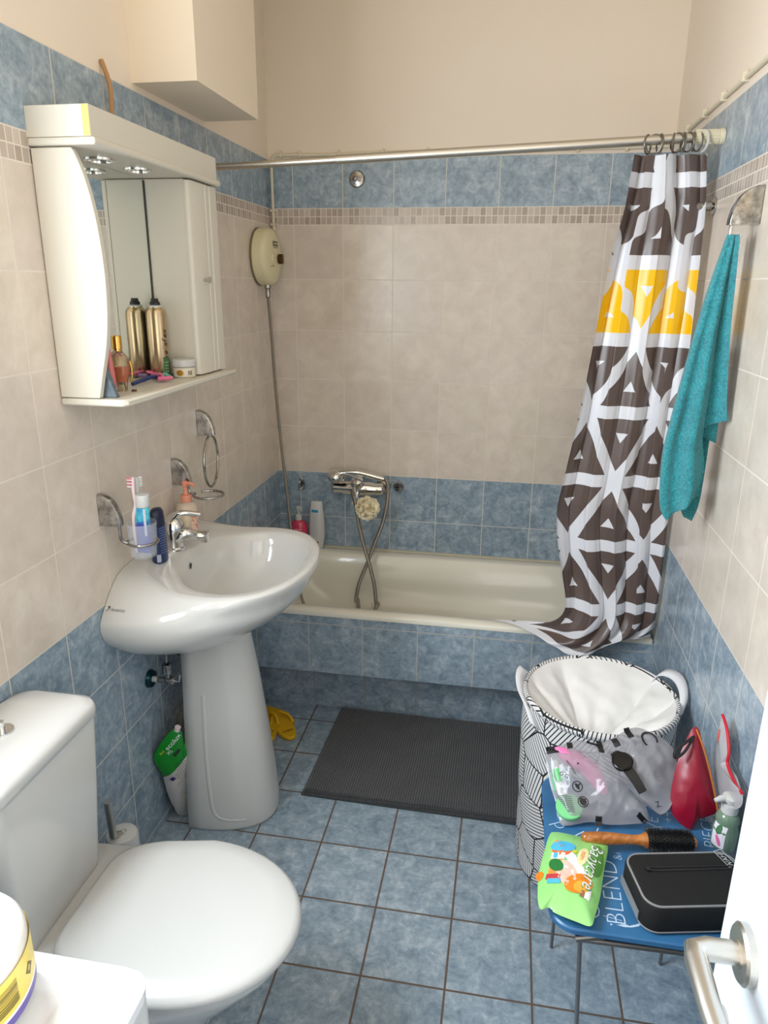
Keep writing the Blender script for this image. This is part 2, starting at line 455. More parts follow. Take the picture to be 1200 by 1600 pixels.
# ================================================================ pedestal washbasin
BY = -1.12
basin = thing('pedestal_washbasin', (.25,BY,0), 'white ceramic washbasin on a full pedestal against the left wall', 'washbasin')
def plan(ks, z, n=40, dz=None):
    """half outline from the near wall end round the front to the far wall end; ks = (x, half width)"""
    P = smooth_path([Vector((x, -h, 0)) for x, h in ks] + [Vector((x, h, 0)) for x, h in reversed(ks[:-1])], 8)
    # resample evenly
    L = [0]
    for a, b in zip(P, P[1:]): L.append(L[-1]+(b-a).length)
    out = []; j = 0
    for k in range(n+1):
        t = L[-1]*k/n
        while j < len(P)-2 and L[j+1] < t: j += 1
        f = (t-L[j])/max(1e-9, L[j+1]-L[j]); q = P[j].lerp(P[j+1], min(1, max(0, f)))
        out.append(Vector((max(q.x, .0), BY+q.y, z)))
    return out
def deckz(x, y):
    """the back deck rises towards the wall"""
    a = max(0, min(1, 1-(x-.0)/.17)); return .853 + .042*a**1.3
def lift(ring):
    return [Vector((p.x, p.y, p.z + (deckz(p.x, p.y)-.853))) for p in ring]
rim_o = [(0,.145),(.02,.19),(.07,.236),(.15,.275),(.235,.290),(.31,.283),(.38,.245),(.43,.17),(.455,.085),(.462,0)]
def scaled(ks, s, dx=0): return [(max(0,x*s+dx), h*s) for x, h in ks]
rings = [plan([(0,.17),(.05,.20),(.13,.19),(.2,.15),(.25,.09),(.265,0)], .640),
         plan([(0,.27),(.06,.285),(.16,.265),(.25,.20),(.305,.11),(.325,0)], .680),
         plan([(0,.325),(.06,.33),(.17,.315),(.28,.25),(.36,.14),(.385,0)], .725),
         plan([(0,.345),(.06,.345),(.17,.335),(.30,.28),(.40,.165),(.43,0)], .770),
         plan([(0,.330),(.05,.333),(.16,.33),(.30,.29),(.41,.18),(.455,0)], .808),
         lift(plan([(0,.245),(.04,.265),(.15,.297),(.30,.296),(.42,.19),(.466,0)], .838)),
         lift(plan(rim_o, .852)),
         lift(plan([(0,.12),(.03,.165),(.08,.215),(.15,.258),(.235,.277),(.31,.269),(.375,.232),(.42,.16),(.445,.08),(.452,0)], .856))]
fine = []
for k in range(len(rings)-1):
    g_ = lambda q: rings[max(0, min(len(rings)-1, q))]
    for s_ in range(4 if k < len(rings)-2 else 2):
        t = s_/(4 if k < len(rings)-2 else 2)
        fine.append([.5*((2*b)+(c-a)*t+(2*a-5*b+4*c-d)*t*t+(3*b-a-3*c+d)*t**3) for a, b, c, d in zip(g_(k-1), g_(k), g_(k+1), g_(k+2))])
fine.append(rings[-1])
for r__ in fine:
    for q in r__: q.x = max(q.x, .0015)
mb = MB(); mb.loft(fine, False, False, closed=False)
# top surface: from the rim inward to the bowl, then down into it
last = rings[-1]
wall_pts = [Vector((0, BY+.12-.24*k/9, deckz(0,0)+.003)) for k in range(1, 9)]
outer = list(last)+wall_pts
bc = Vector((.262, BY-.002))
def bowl_pt(q, s, z, a=.166, b=.238):
    th = math.atan2((q.y-bc.y)/b, (q.x-bc.x)/a); e = 2/2.25
    c, n_ = math.cos(th), math.sin(th)
    return Vector((bc.x+s*a*math.copysign(abs(c)**e, c), bc.y+s*b*math.copysign(abs(n_)**e, n_)*(1-.10*max(0,-c)), z))
def deck_ring(s): 
    out = []
    for q in outer:
        p = bowl_pt(q, s, 0); p.z = deckz(p.x, p.y)+.001; out.append(p)
    return out
mid = [outer[k].lerp(deck_ring(1.05)[k], .5) for k in range(len(outer))]
for p_ in mid: p_.z = max(deckz(p_.x, p_.y)+.002, p_.z-.004)
top = [outer, mid, deck_ring(1.05), [p_-Vector((0,0,.006)) for p_ in deck_ring(1.0)]]
for s_, z_ in ((.965,.815),(.90,.775),(.78,.738),(.58,.718),(.32,.708),(.10,.703)): top.append([bowl_pt(q, s_, z_) for q in outer])
mb.loft(top, False, True)
basin_shell = mb.obj('basin', PORC, basin, 60)
basin_bvh = mb.bvh()
# overflow hole, drain, maker's mark
oc, on_, _, _ = basin_bvh.ray_cast(CP, (at('y', -1.12, 297, 884)-CP).normalized())
if on_.dot(CP-oc) < 0: on_ = -on_
MB().lathe([(.0085,0),(.010,.0015),(.0075,.002),(.006,-.0)], oc+on_*.0005, 24, on_, sx=1.0, sy=1.0).obj('overflow_ring', CHROMD, basin)
MB().lathe([(0,.0),(.006,.0)], oc+on_*.0012, 20, on_).obj('overflow_hole', BLACK, basin)
MB().lathe([(.0,.004),(.012,.004),(.024,.002),(.026,0)], (bc.x,bc.y,.7035), 28).obj('waste_fitting', CHROME, basin)
lc, ln, _, _ = basin_bvh.ray_cast(CP, (at('y', -1.40, 182, 953)-CP).normalized())
mk = MB(); U_ = Vector((.85,-.52,0)).normalized()
put(mk, text2d('hamarcu', .010), lc+U_*.004, U_, (0,0,1), 0, 0, basin_bvh, .0008, .05)
put(mk, ([(-.004,.005),(.002,.006),(.005,.002),(.001,-.005),(-.001,-.004),(.002,.001),(-.001,.003)], [(0,1,2,6),(2,3,4,5),(2,5,6)]), lc-U_*.022, U_, (0,0,1), 0, 0, basin_bvh, .0008, .05)
mk.obj('makers_mark', flat('dark_print', S(70,72,78), .5), basin)
# pedestal
mb = MB()
def ped(z, x1, hw, x0=.085):
    pts = []
    for k in range(25):
        a = -PI/2 + PI*k/24
        e = 2/2.4; c, s_ = math.cos(a), math.sin(a)
        pts.append(Vector((x0+(x1-x0)*abs(c)**e, BY+hw*math.copysign(abs(s_)**e, s_), z)))
    return pts+[Vector((x0, BY+hw*.8-.1*hw*k, z)) for k in range(1, 16)]
mb.loft([r[:25] for r in (ped(0,.318,.130), ped(.012,.320,.132), ped(.06,.318,.131), ped(.16,.310,.124), ped(.31,.294,.110), ped(.49,.272,.096), ped(.60,.254,.092), ped(.66,.245,.098))], False, False, closed=False)
mb.obj('pedestal', PORC, basin, 50, solid=.012)
mb = MB()   # raised moulded panel line on the near flank of the pedestal
pb = MB(); pb.loft([ped(0,.318,.130), ped(.06,.318,.131), ped(.16,.310,.124), ped(.31,.294,.110), ped(.49,.272,.096), ped(.66,.245,.098)]); pbv = pb.bvh()
line = []
for px, py in ((318,1085),(320,1130),(323,1180),(328,1230),(333,1262),(340,1274),(352,1279),(368,1280),(385,1279)):
    d_ = (at('y', -1.2, px, py)-CP).normalized(); h_ = pbv.ray_cast(CP, d_)
    if h_[0] is not None: line.append(h_[0])
mb.tube(smooth_path(line, 5), .0088, 12)
mb.obj('pedestal_moulding', PORC, basin)

def deck_at(x, y):
    h = basin_bvh.ray_cast(Vector((x, y, 1.05)), Vector((0, 0, -1))); return h[0].z if h[0] is not None else .875
# mixer tap on the basin
tp = Vector((.052,-1.135,.875))
tp.z = deck_at(tp.x+.02, tp.y)+.0045
tap = thing('basin_tap', tp, 'chrome single-lever tap on the back deck of the washbasin', 'tap')
mb = MB()
mb.lathe([(.0,.0),(.031,.0),(.031,.006),(.027,.010),(.027,.030),(.032,.052),(.032,.072),(.026,.088),(.014,.097),(0,.099)], tp-Vector((0,0,.004)), 32)
mb.obj('tap_body', CHROME, tap)
s1 = at('y', -1.10, 320, 836)
mb = MB(); mb.tube(smooth_path([tp+Vector((.005,0,.03)), tp+Vector((.035,.003,.043)), tp.lerp(s1,.7)+Vector((0,0,.008)), s1], 5), [.024,.0235,.023,.022,.021,.020,.019,.018,.017,.0162,.0155,.015,.0145,.014,.0135,.0135], 20)
mb.lathe([(.0,-.024),(.011,-.024),(.0115,-.003),(.0135,0),(.0135,.006),(0,.009)], s1+Vector((0,0,.004)), 20)
mb.obj('spout', CHROME, tap)
l1 = at('y', -1.11, 312, 804)
mb = MB(); mb.tube(smooth_path([tp+Vector((.0,0,.085)), tp+Vector((.03,0,.105)), l1], 5), [.018,.016,.014,.0125,.011,.0095,.0085,.0078,.0074,.0074,.0076], 14)
mb.obj('lever', CHROME, tap)

# stop valves under the basin
def valve(yv, zv, label):
    t = thing('stop_valve', (.03,yv,zv), label, 'valve', 'stop valves under the washbasin')
    MB().lathe([(0,.004),(.026,.004),(.027,.0),(.024,.010),(.012,.012),(.009,.004)], (.002,yv,zv), 28, (1,0,0)).obj('escutcheon', flat('teal_escutcheon', S(30,74,84), .25, .6), t)
    MB().lathe([(.009,.010),(.0085,.02),(.009,.026)], (.002,yv,zv), 18, (1,0,0)).obj('thread_tape', PLAS, t)
    m_ = MB(); m_.lathe([(.007,.02),(.009,.03),(.009,.052),(.012,.056),(.012,.075),(.008,.078)], (0,yv,zv), 20, (1,0,0)).lathe([(.009,0),(.009,.02),(.013,.024),(.013,.052),(.010,.056),(.005,.058),(.005,.115)], (.058,yv,zv), 20)
    m_.obj('valve_body', CHROMD, t)
    MB().tube([(.078,yv,zv),(.092,yv,zv),(.094,yv+.002,zv+.012),(.094,yv+.004,zv+.020)], .003, 10).obj('valve_handle', CHROME, t)
v1 = at('x', 0, 233, 1060); valve(v1.y, v1.z, 'chrome angle stop valve with teal wall plate left of the pedestal')
v2 = at('x', 0, 279, 1010); valve(v2.y, v2.z, 'stop valve half hidden behind the top of the pedestal')

# ================================================================ mirror cabinet
cab = thing('mirror_cabinet', (.07,-1.19,1.35), 'white bathroom mirror cabinet with curved side panel and lamp canopy on the left wall', 'cabinet')
Y0, Y1 = -1.508, -.876
mb = MB(); mb.box((0,Y0,1.349),(.004,Y0+.001,1.35))
sh = [(.0,Y0),(.146,Y0),(.156,Y0+.012),(.156,Y1+.03),(.130,Y1),(.0,Y1)]
mb = MB(); mb.loft([[Vector((x,y,1.347)) for x,y in sh], [Vector((x,y,1.363)) for x,y in sh]]); mb.obj('shelf', LACQ, cab, 30, bevel=.005)
prof = [(.002,1.3645),(.094,1.3645),(.108,1.42),(.121,1.47),(.131,1.53),(.1355,1.60),(.134,1.67),(.127,1.74),(.114,1.805),(.098,1.850),(.090,1.864),(.002,1.864)]
pf = [prof[0]]+[(v.x, v.z) for v in smooth_path([Vector((a,0,b)) for a,b in prof[1:-1]], 4)]+[prof[-1]]
mb = MB(); mb.loft([[Vector((x,Y0+.001,z)) for x,z in pf], [Vector((x,Y0+.017,z)) for x,z in pf]]); mb.obj('side_panel', LACQ, cab, 40, bevel=.003)
mb = MB().box((.002,Y0+.017,1.364),(.010,-1.055,1.866)); mb.obj('mirror', GLASSM, cab, 0)
MB().box((.0100,-1.0585,1.366),(.0125,-1.0555,1.862)).obj('mirror_gap', flat('dark_gap', S(60,58,54), .6), cab, 0)
# cupboard on the right with a door
cb = MB().box((.002,-1.055,1.364),(.118,-.880,1.865)); cup = cb.obj('cupboard', LACQ, cab, 0, bevel=.002)
dpf = [(-1.056,.118),(-1.056,.124),(-1.052,.131),(-1.043,.135),(-.962,.135),(-.960,.1325),(-.956,.1325),(-.954,.135),(-.935,.135),(-.932,.132),(-.926,.132),(-.924,.135),(-.881,.135),(-.880,.118)]
mb = MB(); mb.loft([[Vector((x,y,1.367)) for y,x in dpf], [Vector((x,y,1.862)) for y,x in dpf]]); cdr = mb.obj('cupboard_door', LACQ, cab, 25)
kb = at('x', .137, 317, 436); MB().lathe([(.004,0),(.004,.006),(.0055,.012),(.0085,.018),(.0085,.020),(0,.0205)], (.134,-1.0,1.617), 20, (1,0,0)).obj('knob', STEEL, cdr)
# lamp canopy
mb = MB().box((.0,Y0-.002,1.882),(.139,Y1-.002,1.939)); can = mb.obj('canopy', LACQ, cab, 0, bevel=.0015)
lp_ = [(0,Y0-.006),(.150,Y0-.006),(.150,Y1+.006),(0,Y1+.006)]
mb = MB(); mb.box((.0,Y0-.005,1.8665),(.147,Y1+.005,1.8815)); mb.obj('canopy_rail', LACQ, cab, 0, bevel=.005)
MB().box((.124,Y0-.0028,1.883),(.1385,Y0-.0018,1.938)).obj('edge_band', MDFY, cab, 0)
for px, py in ((155,249), (215,265)):
    c_ = at('z', 1.866, px, py)
    c_.x = min(max(c_.x, .05), .105)
    sp = MB().lathe([(.0335,0),(.033,-.004),(.026,-.005),(.025,-.001),(.025,.0)], (c_.x,c_.y,1.8665), 32).obj('spotlight', CHROME, cab)
    MB().lathe([(0,-.0015),(.015,-.002),(.024,-.0005),(.0245,0)], (c_.x,c_.y,1.8665), 28).obj('spot_lens', flat('lamp_lens', S(130,130,128), .15, .4), sp)
# brown cable stub above the cabinet
mb = MB(); mb.tube(smooth_path([at('x',.004,158,94), at('x',.014,165,112), at('x',.02,172,135), at('x',.02,174,160), at('x',.02,175,200)+Vector((0,0,.0))], 5), .0055, 10)
tag(mb.obj('cable_stub', flat('brown_sleeve', S(176,132,86), .6)), 'brown cable stub coming out of the wall above the mirror cabinet', 'cable')

# ================================================================ things on the cabinet shelf
ZS = 1.3632
GOLD = flat('champagne_metal', S(196,174,140), .24, .9); GOLDC = flat('gold_cap', S(226,180,96), .18, 1.0)
def can_(x, y, label, kind):
    t = thing('hairspray_can', (x,y,ZS), label, 'hairspray can')
    b_ = MB().lathe([(0,.0),(.0255,0),(.027,.003),(.027,.165),(.0262,.168),(.0262,.170),(.0245,.176),(.019,.182),(.019,.184),(0,.184)], (x,y,ZS), 40)
    b_.obj('can', GOLD, t, 40); bv = b_.bvh()
    MB().lathe([(.0185,.183),(.0195,.185),(.0195,.188),(.015,.189)], (x,y,ZS), 32).obj('collar', PLAS, t)
    MB().lathe([(.0135,.188),(.013,.196),(.010,.199),(.0095,.204),(.0085,.206),(0,.206)], (x,y,ZS), 24).obj('nozzle', BLACK, t)
    p_ = MB(); d = (Vector((CP.x,CP.y,0))-Vector((x,y,0))).normalized()
    def fr(ang): 
        a = math.atan2(d.y,d.x)+ang; N = Vector((math.cos(a), math.sin(a), 0)); return Vector((x,y,ZS))+N*.027, Vector((-N.y,N.x,0))
    if kind:
        O, U = fr(.75); put(p_, text2d('wellaflex', .024, .25), O+Vector((0,0,.085)), (0,0,1), -U, 0, 0, bv, .0005)
        put(p_, rect2d(.020,.050), O+Vector((0,0,.030)), U, (0,0,1), 0, 1, bv, .0004)
        for k in range(4): put(p_, rect2d(.013,.0022), O+Vector((0,0,.017+k*.008)), U, (0,0,1), 0, 2, bv, .0007)
    else:
        O, U = fr(-.2); put(p_, ell2d(.004,.006), O+Vector((0,0,.082)), U, (0,0,1), 0, 0, bv, .0005)
        for k in range(5): put(p_, rect2d(.012-.001*(k%2),.002), O+Vector((0,0,.040+k*.006)), U, (0,0,1), 0, 0, bv, .0005)
        put(p_, rect2d(.016,.014), O+Vector((0,0,.018)), U, (0,0,1), 0, 0, bv, .0005)
        for k in range(3): put(p_, rect2d(.040,.0012,10,1), O+Vector((0,0,.120+k*.005)), U, (0,0,1), 0, 0, bv, .0005)
    p_.obj('printed_label', [flat('can_print', S(40,36,32), .5), flat('green_label', S(70,110,70), .5), flat('light_green_print', S(150,180,140), .5)], t)
can_(.0385,-1.105, 'gold hairspray can with green label standing against the cabinet mirror', 1)
# perfume
pf_ = thing('perfume_bottle', (.075,-1.38,ZS), 'perfume bottle half full of amber liquid with gold cap on the cabinet shelf', 'perfume')
ep = lambda z, a, b=.014: [Vector((.075+a*math.cos(2*PI*k/20), -1.38+b*math.sin(2*PI*k/20), ZS+z)) for k in range(20)]
MB().loft([ep(0,.014,.011), ep(.004,.016,.012), ep(.024,.018), ep(.05,.026,.016), ep(.072,.026,.016), ep(.088,.015,.012), ep(.094,.009,.009)]).obj('flask', flat('clear_glass', S(246,226,196), .03, trans=.9, ior=1.25), pf_, 50)
MB().loft([ep(.022,.0165,.012), ep(.05,.0245,.0145), ep(.058,.025,.0148)]).obj('liquid', flat('amber_liquid', S(196,92,20), .1, alpha=1), pf_, 50)
MB().lathe([(.0095,.0),(.0095,.004),(.0115,.005),(.0115,.033),(.010,.035),(0,.035)], (.075,-1.38,ZS+.093), 24).obj('cap', GOLDC, pf_)
MB().lathe([(0,0),(.006,0),(.006,.004),(.0,.004)], (.105,-1.375,ZS), 16).obj('stopper', flat('brown_stopper', S(90,50,30), .4), pf_)
MB().tube([(.101,-1.376,ZS+.070),(.1045,-1.376,ZS+.055),(.104,-1.376,ZS+.035),(.099,-1.376,ZS+.022)], .0025, 8).obj('gilt_edge', GOLDC, pf_)
# pink tube and slate packet leaning by the side panel
t = thing('lotion_tube', (.075,-1.43,ZS), 'pink lotion tube standing behind the curved side panel', 'tube')
m_ = MB(); tc = Vector((.083,-1.435,ZS))
def fl(z, a, b, tilt=0): return [tc + Vector((a*math.cos(2*PI*k/20)-tilt, b*math.sin(2*PI*k/20), z)) for k in range(20)]
m_.loft([fl(.018,.012,.012), fl(.05,.013,.010,.002), fl(.09,.013,.006,.006), fl(.118,.014,.0018,.010)]); m_.obj('tube', flat('pink_tube', S(208,112,112), .3), t)
MB().loft([fl(0,.012,.012), fl(.017,.012,.012)]).obj('cap', flat('pale_pink', S(236,214,208), .4), t)
mb = MB(); O = Vector((.060,-1.485,ZS))
mb.loft([[O+Vector(q) for q in ((0,0,0),(.062,0,0),(.062,.018,0),(0,.018,0))], [O+Vector(q) for q in ((-.01,0,.075),(.036,0,.078),(.036,.016,.078),(-.01,.016,.075))], [O+Vector(q) for q in ((-.01,.002,.098),(.02,.002,.098),(.02,.012,.098),(-.01,.012,.098))]])
tag(mb.obj('pouch', flat('slate_fabric', S(86,98,108), .7, var=(60, S(110,122,130))), bevel=.003), 'slate grey packet tucked behind the curved side panel of the cabinet', 'packet')
# razors etc
def razor(p0, p1, c1, c2, label, loop=False):
    p0, p1 = Vector(p0), Vector(p1); t = thing('razor', p0, label, 'razor', 'razors on the cabinet shelf')
    d = (p1-p0).normalized(); s_ = Vector((-d.y,d.x,0))
    m_ = MB(); m_.tube(smooth_path([p0, p0.lerp(p1,.4)+Vector((0,0,.003)), p0.lerp(p1,.75)+Vector((0,0,.006)), p1], 5), [.0048]*5+[.0055]*6+[.0042]*5, 12)
    if loop: m_.tube(ring_pts(p0-d*.010+Vector((0,0,.004)), .010, (.2,.1,1), 20), .0035, 8, True)
    m_.obj('handle', c1, t)
    h_ = MB(); h_.tube([p1-s_*.019+d*.004, p1+s_*.019+d*.004], .0055, 10); h_.obj('head', c2, t)
NAVY = flat('navy_plastic', S(30,50,110), .35); PINK = flat('pink_plastic', S(224,110,150), .35); MINT = flat('mint_plastic', S(110,205,175), .35); LILAC = flat('lilac_plastic', S(130,110,150), .4)
razor(at('z',ZS+.006,207,600), at('z',ZS+.008,247,590), NAVY, NAVY, 'navy blue disposable razor lying at the front of the cabinet shelf')
razor(at('z',ZS+.011,238,585), at('z',ZS+.010,257,591), PINK, PINK, 'pink razor with a looped handle end behind the navy razor', True)
razor(at('z',ZS+.008,203,591), at('z',ZS+.008,219,587), PINK, LILAC, 'pink and lilac razor lying in front of the hairspray can')
razor(at('z',ZS+.006,268,590), at('z',ZS+.005,254,588), MINT, MINT, 'mint green razor lying before the white cream jar')
mb = MB(); mb.tube([at('z',ZS+.013,214,578), at('z',ZS+.015,240,581), at('z',ZS+.011,270,586)], .003, 8); tag(mb.obj('comb', BLACK), 'black comb stick lying across the razors on the shelf', 'comb')
# cream jar
jp = at('z', ZS, 288, 586); jp = Vector((.100,-1.090,ZS))
j = thing('cream_jar', jp, 'small cream jar with white lid on the cabinet shelf by the cupboard', 'jar')
jb = MB().lathe([(0,0),(.027,0),(.030,.003),(.030,.026),(.027,.028),(0,.028)], jp, 36); jb.obj('jar', flat('jar_glass', S(222,214,194), .1, coat=.5), j); jv = jb.bvh()
MB().lathe([(.029,.029),(.031,.030),(.031,.046),(.029,.048),(0,.048)], jp, 36).obj('lid', PLAS, j)
m_ = MB(); d = (Vector((CP.x,CP.y,0))-Vector((jp.x,jp.y,0))).normalized(); U = Vector((-d.y,d.x,0))
put(m_, rect2d(.036,.018,8,2), jp+d*.03+Vector((0,0,.014)), U, (0,0,1), 0, 0, jv, .0004); put(m_, ell2d(.009,.008), jp+d*.03-U*.011+Vector((0,0,.014)), U, (0,0,1), 0, 1, jv, .0008)
for k in range(5): put(m_, rect2d(.0012,.012,1,2), jp+d*.03+U*(.011+k*.0022)+Vector((0,0,.014)), U, (0,0,1), 0, 2, jv, .0009)
m_.obj('label', [flat('jar_label', S(226,218,200), .4), flat('jar_gold', S(190,140,50), .3, .3), flat('jar_dark', S(110,100,86), .5)], j)

# ================================================================ wall holders (chrome, fan-shaped mounts)
def mount(mb, y, z, h=.080, d=.054, w=.020, side=1, x0=0.0):
    """quarter-oval shell standing off the wall; side=+1 from the left wall, -1 from the right wall"""
    sec = []
    for k in range(11):
        a = PI/2*k/10; sec.append((d*math.sin(a)**.9 if k else 0, h*math.cos(a)))
    rings = []
    for f, q in ((-1,.95),(-.9,.99),(-.5,1.0),(0,1.005),(.5,1.0),(.9,.99),(1,.95)):
        rings.append([Vector((x0+side*(.0015+x*q), y+f*w/2, z-h*.5+zz*q)) for x, zz in sec]+[Vector((x0+side*.0015, y+f*w/2, z-h*.5))])
    if side > 0: mb.loft(rings)
    else: mb.loft([list(reversed(r)) for r in rings])
    return mb
# tumbler holder
m1 = Vector((0,-1.405,1.074))
h1 = thing('tumbler_holder', m1, 'chrome wall holder carrying the frosted toothbrush tumbler', 'holder')
mount(MB(), m1.y, m1.z).obj('wall_mount', CHROMD, h1, 40)
TC = Vector((.088,-1.372,0))
r_ = ring_pts((TC.x,TC.y,.984), .0375, (0,0,1), 36)
MB().tube(smooth_path([(.034,-1.405,1.062),(.046,-1.405,1.05),(.047,-1.404,1.02),(.047,-1.403,1.0),(.052,-1.400,.990),(.062,-1.396,.985)], 5), .0042, 12).tube(r_, .0034, 10, True).obj('ring_arm', CHROMD, h1)
FROST = flat('frosted_plastic', S(225,230,238), .35, alpha=.2)
tum = thing('tumbler', (TC.x,TC.y,.945), 'frosted toothbrush tumbler held in the chrome ring', 'tumbler')
MB().lathe([(0,.945),(.028,.945),(.0310,.948),(.0345,.984),(.0375,1.036),(.0365,1.036),(.0335,.984),(.030,.952),(0,.951)], (TC.x,TC.y,0), 40).obj('cup', FROST, tum)
# toothpaste
d0 = Vector((TC.x+.004,TC.y-.006,.956))
tpst = thing('toothpaste_tube', d0, 'blue and white toothpaste tube standing cap up in the tumbler', 'toothpaste')
def tpr(z, a, b): return [d0+Vector((a*math.cos(2*PI*k/24)+z*.06, b*math.sin(2*PI*k/24), z)) for k in range(24)]
m_, nt_, b_ = newmat('toothpaste_print'); pz, pv = position(nt_)
f1 = noise(nt_, pv, 38, 2, .5, .6)
nt_.links.new(mixc(nt_, ramp(pz[2]+f1*.03, 1.045, 1.06), S(70,80,170), mixc(nt_, ramp(f1,.4,.6), S(30,130,190), S(90,200,215))), b_.inputs['Base Color']); b_.inputs['Roughness'].default_value = .3
MB().loft([tpr(0,.020,.002), tpr(.03,.020,.007), tpr(.08,.0185,.013), tpr(.118,.0165,.0155), tpr(.122,.0155,.015)]).obj('tube', m_, tpst, 50)
MB().loft([tpr(.123,.0165,.0160), tpr(.126,.0172,.0168), tpr(.151,.0172,.0168), tpr(.154,.0158,.0154)]).obj('cap', PLAS, tpst, 40)
mm = MB(); put(mm, rect2d(.006,.07,1,6), d0+Vector((.016,-.011,.085)), (.8,.5,0), (0,0,1), 0, 0, None, .002); mm.obj('side_stripe', flat('silver_print', S(200,206,214), .3, .3), tpst)
def toothbrush(a, b, c1, c2, label, face):
    a, b = Vector(a), Vector(b); t = thing('toothbrush', a, label, 'toothbrush', 'toothbrushes in the tumbler')
    ax = (b-a).normalized(); side = Vector(face).normalized()
    MB().tube(smooth_path([a, a.lerp(b,.45)+side*.004, a.lerp(b,.62)-side*.003, a.lerp(b,.8), b], 4), [.0040]*5+[.0048]*4+[.0034]*4+[.0042]*4, 10).obj('handle', c1, t)
    hd = MB()
    for i in range(6):
        for j in range(3): 
            p_ = b-ax*(.002+i*.0042)+ax.cross(side)*(j-1)*.0032+side*.003
            hd.tube([p_, p_+side*.011], .0014, 6, mi=0 if i % 2 else 1)
    hd.obj('bristles', c2, t, 0)
PKW = flat('pink_white_plastic', S(236,214,216), .35)
toothbrush((TC.x-.016,TC.y-.004,.956), at('y', TC.y-.02, 207, 746), PKW, [WHITE, flat('pink_bristles', S(226,130,140), .6)], 'pale pink toothbrush with pink and white bristles leaning in the tumbler', (-.7,-.6,.1))
toothbrush((TC.x-.008,TC.y+.014,.956), at('y', TC.y+.012, 213, 746), PLAS, [WHITE, WHITE], 'white toothbrush seen from behind its head in the tumbler', (.3,.9,0))
# soap dish ring (empty)
m2 = Vector((0,-1.003,1.071))
h2 = thing('soap_ring_holder', m2, 'empty chrome ring holder on the wall above the soap dispenser', 'holder')
mount(MB(), m2.y, m2.z).obj('wall_mount', CHROMD, h2, 40)
pts = smooth_path([(.034,-1.003,1.059),(.046,-1.003,1.047),(.046,-1.003,1.02),(.050,-1.003,1.008),(.064,-1.001,1.004)], 5)
c2_ = Vector((.108,-1.003,1.004)); pts += ring_pts(c2_, .044, (0,0,1), 34, PI*1.02, PI*2.78)[1:]
MB().tube(pts, .0040, 12).obj('ring_arm', CHROMD, h2)
# towel ring (empty)
m3 = Vector((0,-.806,1.184))
h3 = thing('towel_ring', m3, 'empty chrome towel ring on the left wall below the cabinet', 'towel ring')
mount(MB(), m3.y, m3.z).obj('wall_mount', CHROMD, h3, 40)
MB().tube([(.030,-.806,1.170),(.040,-.806,1.155),(.042,-.806,1.143)], .005, 12).tube(ring_pts((.040,-.812,1.060), .083, (1,.14,0), 44), .0042, 12, True).obj('ring', CHROMD, h3)
# towel hook on the right wall
m4 = Vector((W,-1.105,1.785))
h4 = thing('towel_hook', m4, 'chrome fan-shaped hook on the right wall holding the teal towel', 'hook')
mount(MB(), m4.y, m4.z, .082, .062, .034, -1, W).obj('wall_mount', CHROMD, h4, 40)
MB().tube(smooth_path([(W-.050,-1.105,1.765),(W-.056,-1.108,1.745),(W-.056,-1.110,1.715),(W-.050,-1.113,1.698),(W-.040,-1.113,1.700),(W-.035,-1.112,1.722)], 5), .0040, 12).obj('hook', CHROME, h4)

# deodorant, soap dispenser on the basin deck
dp = Vector((.060,-1.238,deck_at(.066,-1.238)+.001))
de = thing('deodorant', dp, 'navy blue deodorant stick standing on the washbasin deck behind the tumbler', 'deodorant')
def ov(c, z, a, b, n=32): return [Vector((c.x+a*math.cos(2*PI*k/n), c.y+b*math.sin(2*PI*k/n), c.z+z)) for k in range(n)]
DB = flat('deodorant_blue', S(30,46,92), .3)
mb = MB().loft([ov(dp,0,.018,.026), ov(dp,.003,.019,.0275), ov(dp,.02,.0195,.028), ov(dp,.105,.0185,.027)]); mb.obj('body', DB, de, 50); dbv = mb.bvh()
MB().loft([ov(dp,.106,.0178,.026), ov(dp,.125,.0175,.0255), ov(dp,.142,.0160,.023), ov(dp,.150,.012,.017), ov(dp,.152,.006,.01)]).obj('cap', flat('dark_navy', S(20,28,58), .35), de, 50)
pr = MB(); dd = Vector((.75,-.66,0)).normalized(); U = Vector((-dd.y,dd.x,0))
for k in range(11): put(pr, rect2d(.022-.006*((k*7)%3)/3,.0016,5,1), dp+dd*.02+Vector((0,0,.030+k*.007))+U*.004, U, (0,0,1), 0, 0, dbv, .0005)
put(pr, rect2d(.011,.022,3,2), dp+dd*.02-U*.012+Vector((0,0,.016)), U, (0,0,1), 0, 1, dbv, .0005)
pr.obj('printed_label', [flat('pale_blue_print', S(110,126,170), .5), flat('silver_label', S(170,176,190), .4)], de)
sp_ = Vector((.048,-1.030,deck_at(.052,-1.03)+.001))
sd = thing('soap_dispenser', sp_, 'clear hand soap bottle with peach pump on the washbasin deck behind the tap', 'soap')
PEACH = flat('peach_plastic', S(228,150,124), .4)
mb = MB().loft([ov(sp_,0,.028,.034), ov(sp_,.004,.030,.036), ov(sp_,.088,.030,.036), ov(sp_,.100,.024,.030), ov(sp_,.104,.014,.014), ov(sp_,.112,.013,.013)]); mb.obj('bottle', flat('clear_peach', S(238,218,196), .15, alpha=.75), sd, 50); sbv = mb.bvh()
MB().lathe([(0,.106),(.0165,.106),(.0165,.122),(.015,.126),(.007,.128),(.0055,.15),(.0085,.152),(.010,.163),(.006,.168),(0,.169)], sp_, 24).tube([sp_+Vector((0,0,.160)), sp_+Vector((.022,-.006,.163)), sp_+Vector((.036,-.010,.157))], [.007,.0055,.004], 12).obj('pump', PEACH, sd)
pr = MB(); dd = Vector((.62,-.78,0)).normalized(); U = Vector((-dd.y,dd.x,0))
